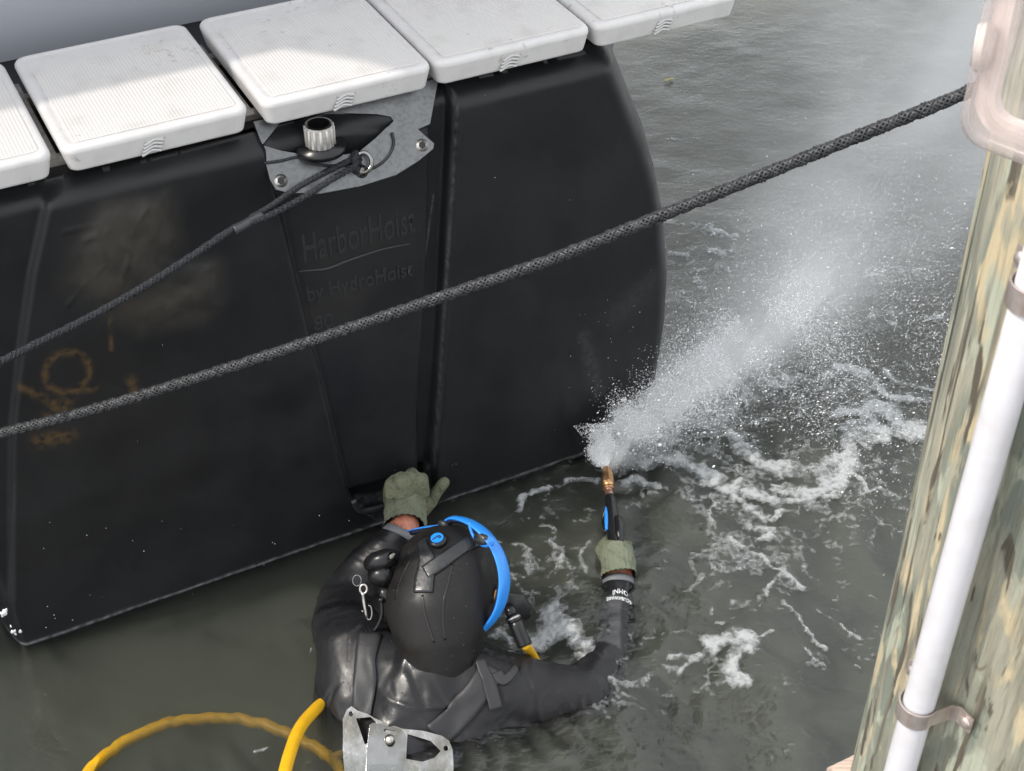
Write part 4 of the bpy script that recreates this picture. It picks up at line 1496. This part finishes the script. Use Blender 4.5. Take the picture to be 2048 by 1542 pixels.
glove(palm, fingers, thumb, (W(1239, 1153, .012), H0 + gd * .018 + gu * .002, .0375, .0365), 'pale green glove with ribbed cuff gripping the spray gun')

# lettering on the right cuff, upside down to the camera
def sleeve_text(body_, x0, y0, x1, y1, size, parent):
    v, f = text_mesh(body_, 1.0, .004)
    w_ = v[:, 0].max()
    vv_ = []
    for x, y, z in v:
        k_ = x / w_
        bow = 4 * k_ * (1 - k_)
        px = x0 + (x1 - x0) * k_
        py = y0 + (y1 - y0) * k_ - 6 * bow + y * size
        c_, n_ = hit(bv_body, px, py, .0012 + max(z, 0) * .1)
        if c_ is None:
            c_ = V(px, py, depth(wr_r[0]))
        vv_.append(c_)
    return mesh_obj('sleeve_lettering', vv_, f, M_white, parent, False)


sleeve_text('OMNI', 1256, 1187, 1226, 1182, 13, per)
sleeve_text('SCUBAWARE', 1262, 1203, 1214, 1196, 10, per)

# ---- spray gun held in the right hand
g0 = W(1232, 1105, .034)
gun = empty('spray_gun', g0, 'black pressure washer gun with brass nozzle held in the right green glove', 'spray gun')
G = lambda x, y, z: W(x, y, z)
gb = spline([G(1234, 1110, .026), G(1231, 1085, .034), G(1226, 1050, .044), G(1222, 1015, .052), G(1219, 992, .056)], 5)
MB().tube(gb, np.interp(np.linspace(0, 1, len(gb)), [0, .2, .45, .75, .9, 1], [.0185, .0195, .0185, .0165, .0145, .011]), 18, flat=.9, ref=gs).build('handle', M_black, gun)
MB().tube(spline([G(1240, 1088, .044), G(1239, 1065, .052), G(1236, 1042, .056), G(1231, 1034, .054)], 5), [.0085] * 4 + [.011] * 8 + [.0095] * 2 + [.007, .005], 12).build('valve_housing', M_black, gun)
MB().tube(spline([G(1213, 1060, .050), G(1213, 1035, .056), G(1213, 1010, .059)], 5), [.003, .0038, .0042, .0045, .0045, .0045, .0045, .0045, .004, .003, .002], 8).build('blue_stripe', M_blue, gun)
MB().tube(spline([G(1212, 1065, .020), G(1206, 1040, .020), G(1212, 1016, .036)], 5), .004, 8).build('trigger', M_black, gun)
nz0, nz1 = G(1219, 994, .056), G(1213, 936, .068)
L_ = lambda t: nz0 + (nz1 - nz0) * t
MB().tube([L_(-.05), L_(.16), L_(.17), L_(.24), L_(.25)], [.0098, .0098, .0085, .0085, .0098], 20).build('threaded_neck', mat('dull_copper', (.42, .27, .22), .4, .8, bump=(200, .3, .001)), gun)
nzl = MB().tube([L_(.24), L_(.25), L_(.30), L_(.31), L_(.36), L_(.37), L_(.44), L_(.46)], [.010, .0135, .0135, .012, .012, .0142, .0142, .0125], 20).build('collar', M_brass, gun)
MB().tube([L_(.45), L_(.47), L_(.80), L_(.97), L_(1.0)], [.0125, .0135, .0128, .0098, .0085], 6).build('nozzle', M_brass, gun, False)
MB().tube([L_(.985), L_(1.004)], [.0055, .0055], 12).build('bore', M_black, gun)

# ---- steel backplate harness on the back
BK, BKn = hit(bv_body, 800, 1440, .02)
BPp = W(800, 1465, .030)
_p = [W(700, 1425, .030), W(885, 1465, .030), W(800, 1535, -.006)]
BKn = np.cross(_p[1] - _p[0], _p[2] - _p[0]); BKn /= np.linalg.norm(BKn)
BKn = BKn if BKn[2] > 0 else -BKn
BPp = _p[0]
har = empty('harness_backplate', BPp, 'steel backplate and black webbing harness strapped to the diver\'s back', 'harness')
steel_o = [(686, 1438), (694, 1420), (703, 1413), (716, 1422), (735, 1428), (748, 1436), (770, 1446), (806, 1458), (846, 1462), (884, 1472), (898, 1482), (905, 1500), (907, 1530), (905, 1600), (880, 1680), (720, 1680), (694, 1600), (686, 1500), (687, 1468)]
cut_l = [(712, 1437), (742, 1434), (752, 1444), (748, 1478), (730, 1490), (720, 1460)]
cut_r = [(815, 1468), (862, 1482), (882, 1502), (870, 1516), (845, 1524), (812, 1518)]
plate('plate', [steel_o, cut_l, cut_r, circ(702, 1428, 4.5, 5.5), circ(892, 1497, 5, 5.5)], BPp, BKn, .003, M_steel, har, .0006)
spine = [(740, 1450), (746, 1446), (800, 1459), (808, 1466), (814, 1480), (806, 1542), (802, 1640), (728, 1640), (734, 1500)]
plate('spine_plate', [spine, [(771, 1457), (792, 1462), (794, 1468), (790, 1472), (770, 1466), (767, 1461)]], BPp + BKn * .014, BKn + np.array([.12, 0, 0]), .003, M_steel, har, .0006)
bc = onplane(779, 1479, BPp + BKn * .016, BKn)
MB().tube([bc, bc + BKn * .003, bc + BKn * .006, bc + BKn * .0075], [.0098, .0095, .007, .003], 22).build('bolt', M_dull, har)
mid = onplane(770, 1480, BPp + BKn * .012, BKn)
ribbon(bv_body, [(742, 1268), (736, 1300), (732, 1350), (728, 1400), (724, 1430)], [.046, .049, .049, .047, .045], .003, .0028, M_web, 'shoulder_strap', har)
ribbon(bv_body, [(985, 1335), (960, 1375), (930, 1412), (900, 1446), (868, 1474)], [.05, .052, .054, .055, .055], .003, .0028, M_web, 'shoulder_strap', har)
ribbon(bv_body, [(958, 1322), (970, 1352), (982, 1382), (992, 1418)], [.020, .022, .026, .026], .0065, .0022, M_web, 'loose_strap_end', har)
ribbon(bv_body, [(992, 1345), (1004, 1362), (1020, 1352), (1030, 1335)], [.022, .02, .016, .012], .004, .002, M_web, 'loose_strap_end', har)

# bolt snap hanging by a split ring at the left shoulder
bs0 = V(725, 1178, depth(HC) - .03)
snap = empty('bolt_snap', bs0, 'small steel bolt snap hanging from a split ring beside the hood', 'clip')
D0 = depth(bs0)
MB().tube([V(714 + 8.5 * math.cos(a), 1161 + 11 * math.sin(a), D0 + .004 * math.sin(a * .5)) for a in np.linspace(0, 6.283, 26)], .0011, 8, False).build('split_ring', M_steel, snap)
MB().tube([V(727 + 7 * math.cos(a), 1178 + 9 * math.sin(a), D0 - .004) for a in np.linspace(0, 6.283, 22)], .0026, 8, False).build('swivel_eye', M_dull, snap)
MB().tube([V(726, 1186, D0 - .004), V(726, 1190, D0 - .004), V(728, 1205, D0 - .004), V(732, 1228, D0 - .002), V(734, 1237, D0)], [.006, .0035, .0035, .0028, .002], 10).build('shaft', M_dull, snap)
MB().tube(spline([V(736, 1210, D0), V(742, 1214, D0 - .002), V(744, 1228, D0 - .002), V(741, 1238, D0), V(735, 1239, D0)], 5), .0021, 8).build('hook', M_steel, snap)
MB().tube([V(729, 1220, D0 - .004), V(724, 1224, D0 - .008)], [.0016, .003], 8).build('thumb_stud', M_steel, snap)

# ================================================================== hoses
HO = empty('air_hose', W(600, 1480, .05), 'yellow air hose looping through the water behind the diver', 'hose')
def hose(name, pts, r=.0125, wob=0.0, n=14):
    p = spline(pts, 9)
    if wob:
        s_ = np.linspace(0, 1, len(p)) * len(pts)
        p = p + np.stack([0 * s_, wob * (fbm(s_ * 4.5, s_ * 0, 2, 3) - .5) * 2, 0 * s_], 1)
    return MB().tube(p, r, n).build(name, M_hose, HO)


hose('line', [W(150, 1580, .012), W(190, 1530, -.008), W(250, 1483, -.022), W(330, 1449, -.034), W(420, 1436, -.046), W(500, 1442, -.056), W(560, 1462, -.06), W(620, 1490, -.06), W(660, 1515, -.055), W(680, 1545, -.042), W(684, 1600, -.03)], .0118, .006)
hose('line', [W(552, 1640, .09), W(566, 1560, .075), W(582, 1500, .055), W(600, 1456, .035), W(625, 1425, .012), W(650, 1405, -.015), W(690, 1400, -.05)], .0125)
hose('line', [W(660, 1516, -.05), W(700, 1503, -.05), W(740, 1498, -.055), W(790, 1495, -.07)], .0085, .006)
# black coupling at the mouthpiece
cp = empty('hose_coupling', V(1040, 1255, depth(HC) - .005), 'black quick release coupling hanging from the mask towards the water', 'coupling')
ca, cb = V(1018, 1216, depth(HC) - .012), V(1051, 1293, depth(HC) - .030)
CL = lambda t: ca + (cb - ca) * t
MB().tube([CL(-.05), CL(.1), CL(.22)], [.0095, .0115, .0105], 16).build('stem', M_black, cp)
MB().tube([CL(.20), CL(.22), CL(.36), CL(.38)], [.013, .0148, .0148, .013], 20).build('collar', M_black, cp)
MB().tube([CL(.24), CL(.27), CL(.30)], [.0151, .0153, .0151], 20).build('steel_band', M_dull, cp)
MB().tube([CL(.37), CL(.40), CL(.52), CL(.54), CL(.96), CL(1.0)], [.0125, .0142, .0145, .0138, .0155, .0130], 20).build('sleeve', M_black, cp)
hose('line', [CL(.95), W(1060, 1302, .03), W(1072, 1322, -.02), W(1085, 1340, -.07), W(1090, 1370, -.14)], .0095)

# ================================================================== foam lying on the water
STROKES = [  # pixel path, half width in px, strength
    ([(1290, 922), (1350, 922), (1400, 938), (1450, 962), (1520, 985), (1560, 1000)], 17, 1.0),
    ([(1462, 868), (1480, 900), (1530, 925), (1580, 935), (1640, 940), (1690, 905), (1730, 872), (1800, 868), (1860, 885)], 20, 1.0),
    ([(1560, 972), (1620, 984), (1665, 965), (1690, 925)], 20, 1.0),
    ([(1580, 1000), (1530, 985), (1600, 1000), (1660, 990)], 10, .8),
    ([(1690, 945), (1712, 965), (1725, 985)], 8, .8), ([(1680, 745), (1720, 748), (1755, 760), (1785, 792), (1850, 800)], 16, 1.0),
    ([(1672, 838), (1720, 830), (1765, 815), (1800, 850), (1860, 868)], 24, 1.0), ([(1770, 735), (1810, 760), (1870, 765)], 9, .8),
    ([(1690, 870), (1730, 850), (1760, 880), (1720, 900)], 20, .9), ([(1800, 705), (1850, 742)], 5, .6),
    ([(1480, 985), (1510, 1010), (1545, 1030), (1570, 1020)], 11, .85), ([(1495, 1045), (1540, 1055), (1520, 1075)], 13, .85),
    ([(1465, 1068), (1500, 1100), (1530, 1135), (1560, 1155), (1600, 1182)], 5, .8), ([(1560, 1150), (1535, 1180), (1525, 1200)], 8, .7),
    ([(1560, 1218), (1590, 1240), (1620, 1290), (1648, 1300)], 5, .7), ([(1638, 1222), (1670, 1240), (1722, 1272)], 4.5, .7),
    ([(1440, 1050), (1420, 1010), (1450, 1000)], 6, .6), ([(1690, 1010), (1640, 1005), (1600, 1012)], 5, .6), ([(1700, 1000), (1760, 975), (1790, 985)], 4, .6),
    ([(1770, 1055), (1795, 1062), (1800, 1080)], 6, .7), ([(1740, 1190), (1760, 1200)], 4, .5), ([(1710, 1330), (1730, 1345)], 4, .5), ([(1600, 1300), (1640, 1330)], 4, .5),
    ([(1130, 1188), (1112, 1225), (1120, 1252), (1160, 1262)], 21, 1.05), ([(1070, 1285), (1100, 1262), (1140, 1258), (1172, 1290), (1180, 1312)], 19, 1.05),
    ([(985, 1262), (1010, 1255), (1030, 1285)], 12, .75), ([(1090, 1090), (1118, 1110), (1112, 1140)], 9, .7),
    ([(1410, 1292), (1450, 1285), (1500, 1290), (1470, 1320), (1462, 1352), (1495, 1362)], 19, .95), ([(1335, 1322), (1372, 1318), (1402, 1302)], 9, .7),
    ([(1380, 1320), (1350, 1345)], 7, .6), ([(1520, 1290), (1540, 1275)], 6, .6), ([(1418, 1200), (1430, 1240), (1450, 1252)], 4, .5),
    ([(1040, 1020), (1052, 995), (1075, 982), (1098, 972)], 8, .9), ([(1130, 965), (1160, 955), (1192, 962)], 8, .7), ([(1255, 962), (1290, 958), (1335, 978)], 13, .8),
    ([(1000, 1075), (1030, 1085), (1060, 1105), (1050, 1130)], 13, .55), ([(1020, 1140), (1040, 1170), (1080, 1180)], 14, .5), ([(1080, 1060), (1110, 1075)], 8, .45), ([(1180, 1090), (1150, 1120), (1170, 1150)], 9, .4),
    ([(1385, 452), (1430, 470), (1462, 478), (1465, 510), (1430, 505)], 14, .62), ([(1340, 500), (1380, 520), (1400, 560)], 15, .5), ([(1335, 560), (1375, 580), (1410, 570)], 10, .5), ([(1330, 445), (1370, 455)], 7, .45), ([(1400, 540), (1440, 530), (1470, 540)], 12, .4),
    ([(1350, 590), (1400, 610)], 7, .35), ([(1340, 280), (1400, 282)], 3, .35),
    ([(1230, 915), (1290, 900), (1360, 860), (1430, 800), (1500, 735)], 34, 1.0), ([(1260, 870), (1330, 800), (1400, 720)], 26, .9), ([(1420, 850), (1480, 800), (1560, 770), (1650, 760)], 22, .8),
    ([(1330, 905), (1380, 880), (1430, 870)], 10, .55), ([(1480, 840), (1540, 850), (1600, 830)], 14, .45), ([(1600, 700), (1680, 660), (1780, 620)], 30, .35), ([(1740, 560), (1860, 540)], 26, .35), ([(1780, 640), (1880, 640)], 14, .45),
    ([(1410, 905), (1440, 920), (1480, 935)], 6, .6), ([(1590, 1215), (1560, 1230), (1530, 1222)], 5, .5), ([(1210, 1360), (1260, 1365), (1300, 1345), (1340, 1340)], 12, .42), ([(1240, 1390), (1280, 1400)], 8, .4),
    ([(450, 1525), (500, 1508), (540, 1495)], 5, .45), ([(630, 1300), (632, 1310)], 3, .5), ([(700, 1215), (712, 1222)], 3, .5), ([(560, 1475), (575, 1465)], 3, .4),
]
cell = .0042
fx = np.arange(-.5, 2.0, cell); fy = np.arange(1.75, 4.6, cell)
FX, FY = np.meshgrid(fx, fy)
wxp = FX + .05 * (fbm(FX * 7, FY * 7, 4, 51) - .5) + .022 * (fbm(FX * 26, FY * 26, 3, 61) - .5)
wyp = FY + .05 * (fbm(FX * 7, FY * 7, 4, 71) - .5) + .022 * (fbm(FX * 26, FY * 26, 3, 81) - .5)
FLD = np.full(FX.shape, -1.0)
for path, hw, k in STROKES:
    P = np.array([W(x, y)[:2] for x, y in (spline([(a, b, 0) for a, b in path], 4)[:, :2] if len(path) > 2 else path)])
    wv = np.array([hw * depth(W(x, y)) / FPX * (1 + .35 * ((y < 700))) for x, y in path]).mean() * 1.25
    lo, hi = P.min(0) - wv * 3, P.max(0) + wv * 3
    i0, i1 = np.searchsorted(fx, [lo[0], hi[0]]); j0, j1 = np.searchsorted(fy, [lo[1], hi[1]])
    if i1 <= i0 or j1 <= j0: continue
    sx, sy_ = wxp[j0:j1, i0:i1], wyp[j0:j1, i0:i1]
    d = np.full(sx.shape, 9.0)
    for a, b in zip(P[:-1], P[1:]):
        ab = b - a
        t = np.clip(((sx - a[0]) * ab[0] + (sy_ - a[1]) * ab[1]) / (ab @ ab + 1e-12), 0, 1)
        d = np.minimum(d, np.hypot(sx - a[0] - t * ab[0], sy_ - a[1] - t * ab[1]))
    FLD[j0:j1, i0:i1] = np.maximum(FLD[j0:j1, i0:i1], k - (d / wv) ** 1.4)
r1 = 1 - np.abs(2 * fbm(wxp * 16, wyp * 16, 3, 91) - 1) * 2.2        # ridged lace
r2 = 1 - np.abs(2 * fbm(wxp * 38, wyp * 38, 3, 95) - 1) * 2.2
lace = FLD + .55 * (r1 - .55) + .40 * (r2 - .55) + .5 * (fbm(FX * 75, FY * 75, 3, 97) - .5)
# a loose network of thin scum lines between the patches
region = np.full(FX.shape, 0.0)
for (px, py, rad_, k) in ((1560, 930, .40, 1), (1500, 1090, .22, .9), (1580, 1230, .2, .55), (1080, 1130, .13, 1.0), (1130, 1030, .13, .7), (1400, 530, .24, .75), (1420, 1330, .13, .7), (1260, 1370, .10, .7), (1760, 800, .4, .9), (1600, 700, .5, .45), (1240, 1010, .10, .6)):
    c = W(px, py)
    region = np.maximum(region, k * np.exp(-((FX - c[0]) ** 2 + (FY - c[1]) ** 2) / rad_ ** 2))
net = region * .93 + .9 * (r1 - 1) + .45 * (r2 - 1) + 1.2 * (fbm(FX * 6, FY * 6, 3, 88) - .62)
lace = np.maximum(lace, np.minimum(net * .8, .30))
tankside = (FX - A0[0]) * NN[0] + (FY - A0[1]) * NN[1]
along = (FX - A0[0]) * DD[0] + (FY - A0[1]) * DD[1]
lace[(tankside < .02) & (along < 1.55)] = -1
keep = lace > -.02
kc = keep[:-1, :-1] | keep[1:, :-1] | keep[:-1, 1:] | keep[1:, 1:]
jj, ii = np.nonzero(kc)
nxg = len(fx)
q = np.stack([jj * nxg + ii, jj * nxg + ii + 1, (jj + 1) * nxg + ii + 1, (jj + 1) * nxg + ii], -1)
used, inv = np.unique(q.ravel(), return_inverse=True)
vx, vy, vt = FX.ravel()[used], FY.ravel()[used], lace.ravel()[used]
vz = wave(vx, vy) + .0015 +   .0075 * np.clip(vt, 0, 1) * (.2 + fbm(vx * 120, vy * 120, 2, 5))
foam = big_mesh('foam', np.stack([vx, vy, vz], -1), inv.reshape(-1, 4), M_foam)
set_attr(foam, 'thick', np.clip(vt, -.3, 1.3))
tag(foam, 'white foam streaks and patches drifting on the grey water', 'foam', None, 'stuff')

# ================================================================== spray and mist
NZ0 = np.asarray(nz1)
bez = [NZ0, W(1200, 888, .10), W(1300, 815, .11), W(1420, 730, .16), W(1560, 640, .24), W(1740, 560, .34), W(1950, 490, .42)]
axis = spline(bez, 20)
axis_t = np.gradient(axis, axis=0); axis_t /= np.linalg.norm(axis_t, axis=1)[:, None]
kn_t = np.linspace(0, 1, len(bez))
srng = np.random.default_rng(11)
bm = bmesh.new(); bmesh.ops.create_icosphere(bm, subdivisions=1, radius=1.0)
bm.verts.ensure_lookup_table()
sv = np.array([v.co[:] for v in bm.verts]); sf = np.array([[v.index for v in f.verts] for f in bm.faces]); bm.free()
bm = bmesh.new(); bmesh.ops.create_icosphere(bm, subdivisions=0 + 1, radius=1.0); bm.free()
oct_v = np.array([(1, 0, 0), (-1, 0, 0), (0, 1, 0), (0, -1, 0), (0, 0, 1), (0, 0, -1)], float)
oct_f = np.array([(0, 2, 4), (2, 1, 4), (1, 3, 4), (3, 0, 4), (2, 0, 5), (1, 2, 5), (3, 1, 5), (0, 3, 5)])


def drops(t, spread_side, spread_up, lift, r, elong, name, label, base=(oct_v, oct_f), clump=0.0):
    n = len(t)
    idx = t * (len(axis) - 1)
    i0 = np.clip(idx.astype(int), 0, len(axis) - 2); f_ = (idx - i0)[:, None]
    c = axis[i0] * (1 - f_) + axis[i0 + 1] * f_
    d = axis_t[i0]
    sd = np.cross(d, ZZ); sd /= np.linalg.norm(sd, axis=1)[:, None]
    a = srng.normal(0, 1, n) * spread_side; b = srng.normal(0, 1, n) * spread_up
    p = c + sd * a[:, None] + ZZ * (b + lift)[:, None]
    if clump:
        g = fbm(p[:, 0] * 15 + p[:, 2] * 9, p[:, 1] * 15, 3, 33)
        k = srng.random(n) < np.clip((g - .40) * clump * 4 + .35, .02, 1)
        p, d, r = p[k], d[k], r[k]
    ok = p[:, 2] > -.004
    ok &= ~(((p - A0) @ NN < .01) & ((p - A0) @ DD < 1.50))
    p, d, r = p[ok], d[ok], r[ok]
    n = len(p)
    bv_, bf_ = base
    e = srng.normal(0, .25, (n, 3)) + d
    e /= np.linalg.norm(e, axis=1)[:, None]
    s_ = np.cross(e, ZZ); s_ /= np.linalg.norm(s_, axis=1)[:, None] + 1e-9
    u_ = np.cross(s_, e)
    el = 1 + srng.random(n) * elong
    V_ = (p[:, None, :] + r[:, None, None] * (bv_[None, :, :1] * e[:, None, :] * el[:, None, None] + bv_[None, :, 1:2] * s_[:, None, :] + bv_[None, :, 2:] * u_[:, None, :])).reshape(-1, 3)
    F_ = (bf_[None] + (np.arange(n) * len(bv_))[:, None, None]).reshape(-1, 3)
    o = big_mesh(name, V_, F_, M_drop)
    return tag(o, label, 'spray', None, 'stuff')


W6 = lambda t, ys: np.interp(t, [0, .167, .333, .5, .667, .833, 1], ys)
n = 150000
t = srng.beta(1.15, 1.7, n) * .72 + .005
drops(t, W6(t, [.002, .013, .028, .042, .05, .07, .1]), W6(t, [.002, .011, .022, .032, .042, .06, .1]), W6(t, [0, 0, -.01, 0, .0, 0, 0]), np.exp(srng.normal(math.log(.00062), .42, n)), 1.8, 'spray_jet', 'dense white water blasting from the brass nozzle along the float', clump=1.2)
n = 80000
t = .18 + srng.random(n) ** .85 * .82
drops(t, W6(t, [.004, .02, .06, .11, .17, .25, .34]), W6(t, [.02, .04, .06, .09, .12, .15, .18]), W6(t, [0, 0, 0, -.02, -.06, -.12, -.16]), np.exp(srng.normal(math.log(.00056), .42, n)), 1.5, 'spray_droplets', 'fine droplets scattered past the float towards the piling', clump=.8)
n = 700
t = .14 + srng.beta(1.4, 2, n) * .7
drops(t, W6(t, [.01, .03, .07, .11, .16, .2, .2]), W6(t, [.01, .03, .05, .07, .08, .1, .1]), W6(t, [0, 0, 0, -.03, -.07, -.1, -.1]), np.exp(srng.normal(math.log(.0013), .35, n)), .9, 'splash_drops', 'larger drops thrown up beside the white jet', base=(sv, sf))
# thin sheet of the fan as it leaves the nozzle
n = 9000
t = srng.random(n) ** 1.2
ang = srng.normal(0, .30, n)
fd = W(1207, 870, .11) - NZ0; fl_len = np.linalg.norm(fd); fd /= fl_len
fs = np.cross(fd, ZZ); fs /= np.linalg.norm(fs)
p = NZ0 + fd * (t * fl_len * 1.35)[:, None] + fs * (np.tan(np.clip(ang, -.7, .7)) * t * fl_len)[:, None] + np.cross(fs, fd) * (srng.normal(0, .09, n) * t * fl_len)[:, None]
p = p[p[:, 2] > 0]
r = np.exp(srng.normal(math.log(.0008), .4, len(p)))
V_ = (p[:, None, :] + r[:, None, None] * oct_v[None]).reshape(-1, 3)
F_ = (oct_f[None] + (np.arange(len(p)) * 6)[:, None, None]).reshape(-1, 3)
tag(big_mesh('nozzle_fan', V_, F_, M_drop), 'narrow white fan of water right at the tip of the brass nozzle', 'spray', None, 'stuff')

mo = NZ0.copy(); mo[2] = 0.02
mdir = W(1800, 330, .35) - mo; mdir[2] = 0; mdir /= np.linalg.norm(mdir)
MA = math.atan2(mdir[1], mdir[0])
M_mist = bpy.data.materials.new('mist'); M_mist.use_nodes = True
t_ = M_mist.node_tree
t_.nodes.remove(t_.nodes['Principled BSDF'])
tc = N(t_, 'ShaderNodeTexCoord')
sp = N(t_, 'ShaderNodeSeparateXYZ'); t_.links.new(tc.outputs['Object'], sp.inputs[0])
X, Y, Z = sp.outputs
mn = lambda op, a, b=None: math_node(t_, op, a, b)
R_ = mn('ADD', mn('MULTIPLY', X, .21), .022)
cz = mn('ADD', mn('MULTIPLY', X, .15), .06)
cy = mn('MULTIPLY', X, .05)
ry = mn('DIVIDE', mn('SUBTRACT', Y, cy), R_)
rz = mn('DIVIDE', mn('SUBTRACT', Z, cz), mn('MULTIPLY', R_, .75))
g = mn('POWER', 2.718, mn('MULTIPLY', mn('ADD', mn('MULTIPLY', ry, ry), mn('MULTIPLY', rz, rz)), -1.0))
amp = mn('ADD', mn('MULTIPLY', mn('POWER', 2.718, mn('MULTIPLY', X, -2.4)), 8.0), 1.5)
nzn = N(t_, 'ShaderNodeTexNoise', Scale=2.6, Detail=4.0, Distortion=0.6)
mp = N(t_, 'ShaderNodeMapping'); mp.inputs['Scale'].default_value = (.8, 1.3, 1.3)
t_.links.new(tc.outputs['Object'], mp.inputs[0]); t_.links.new(mp.outputs[0], nzn.inputs['Vector'])
nr_ = N(t_, 'ShaderNodeMapRange'); nr_.inputs[1].default_value = .36; nr_.inputs[2].default_value = .66; nr_.inputs[3].default_value = .12; nr_.inputs[4].default_value = 1.5
t_.links.new(nzn.outputs[0], nr_.inputs[0])


def edge(v, a, b):
    m_n = N(t_, 'ShaderNodeMapRange', interpolation_type='SMOOTHSTEP'); m_n.inputs[1].default_value = a; m_n.inputs[2].default_value = b
    t_.links.new(v, m_n.inputs[0]); return m_n.outputs[0]


dens = mn('MULTIPLY', mn('MULTIPLY', g, amp), nr_.outputs[0])
dens = mn('MULTIPLY', dens, mn('MULTIPLY', edge(X, -.02, .10), edge(X, 3.5, 2.2)))
dens = mn('MULTIPLY', dens, mn('MULTIPLY', edge(Z, 1.35, 1.0), mn('MULTIPLY', edge(Y, 1.1, .85), edge(Y, -1.1, -.85))))
vp = N(t_, 'ShaderNodeVolumePrincipled'); vp.inputs['Color'].default_value = (.97, .975, .98, 1); vp.inputs['Anisotropy'].default_value = .25
t_.links.new(dens, vp.inputs['Density'])
t_.links.new(vp.outputs[0], t_.nodes['Material Output'].inputs['Volume'])
mb = MB().box((1.75, 0, .69), (1.80, 0, 0), (0, 1.12, 0), (0, 0, .67))
mist = mb.build('mist', M_mist, None, False)
mist.location = Vector(mo); mist.rotation_euler = (0, 0, MA)
tag(mist, 'pale mist drifting away from the spray towards the upper right', 'mist', None, 'stuff')
SC.cycles.volume_step_rate = 0.45

# the solid heart of the jet: torn streaks of white water
jd = W(1545, 645, .22) - NZ0; jl = np.linalg.norm(jd); jd /= jl
M_jet = bpy.data.materials.new('jet_mist'); M_jet.use_nodes = True
t_ = M_jet.node_tree
t_.nodes.remove(t_.nodes['Principled BSDF'])
tc = N(t_, 'ShaderNodeTexCoord')
sp = N(t_, 'ShaderNodeSeparateXYZ'); t_.links.new(tc.outputs['Object'], sp.inputs[0])
X, Y, Z = sp.outputs
R_ = mn('ADD', mn('MULTIPLY', X, .085), .010)
bowc = mn('MULTIPLY', mn('MULTIPLY', edge(X, 0.0, .12), edge(X, .62, .12)), .030)
ry = mn('DIVIDE', mn('SUBTRACT', Y, bowc), R_); rz = mn('DIVIDE', Z, mn('MULTIPLY', R_, .8))
g = mn('POWER', 2.718, mn('MULTIPLY', mn('ADD', mn('MULTIPLY', ry, ry), mn('MULTIPLY', rz, rz)), -1.0))
mp = N(t_, 'ShaderNodeMapping'); mp.inputs['Scale'].default_value = (5, 24, 24)
t_.links.new(tc.outputs['Object'], mp.inputs[0])
nzn = N(t_, 'ShaderNodeTexNoise', Scale=1.0, Detail=4.0, Distortion=1.2); t_.links.new(mp.outputs[0], nzn.inputs['Vector'])
nr_ = N(t_, 'ShaderNodeMapRange'); nr_.inputs[1].default_value = .40; nr_.inputs[2].default_value = .62; nr_.inputs[3].default_value = .05; nr_.inputs[4].default_value = 1.6
t_.links.new(nzn.outputs[0], nr_.inputs[0])
amp = mn('ADD', mn('MULTIPLY', mn('POWER', 2.718, mn('MULTIPLY', X, -5.0)), 110.0), 23.0)
dens = mn('MULTIPLY', mn('MULTIPLY', g, amp), mn('MULTIPLY', nr_.outputs[0], mn('MULTIPLY', edge(X, 0.0, .02), edge(X, .97, .38))))
vp = N(t_, 'ShaderNodeVolumePrincipled'); vp.inputs['Color'].default_value = (.97, .975, .98, 1)
t_.links.new(dens, vp.inputs['Density'])
t_.links.new(vp.outputs[0], t_.nodes['Material Output'].inputs['Volume'])
jet = MB().box((.5, .02, 0), (.5, 0, 0), (0, .20, 0), (0, 0, .17)).build('jet_mist', M_jet, None, False)
jet.location = Vector(NZ0)
jy = np.cross(ZZ, jd); jy /= np.linalg.norm(jy); jz = np.cross(jd, jy)
jet.rotation_euler = Matrix((jd, jy, jz)).transposed().to_euler()
tag(jet, 'opaque white heart of the water jet just past the brass nozzle', 'spray', None, 'stuff')

# a fallen leaf floating beyond the float
lf = W(1337, 163)
leaf = MB()
ax_ = np.array([.8, .6, 0]); ay_ = np.array([-.6, .8, 0])
pts = [(-.022, 0), (-.012, .007), (.004, .009), (.016, .005), (.024, 0), (.016, -.005), (.004, -.008), (-.012, -.006)]
tp_ = [lf + ax_ * a + ay_ * b + ZZ * (.006 + 3 * b * b * 20) for a, b in pts]
leaf.add(tp_ + [p - ZZ * .0012 for p in tp_], [tuple(range(8)), tuple(range(15, 7, -1))] + [(i, 8 + i, 8 + (i + 1) % 8, (i + 1) % 8) for i in range(8)])
tag(leaf.build('leaf', mat('dead_leaf', (.20, .19, .08), .6), None, False), 'tiny yellowish leaf floating on open water beyond the float', 'leaf')
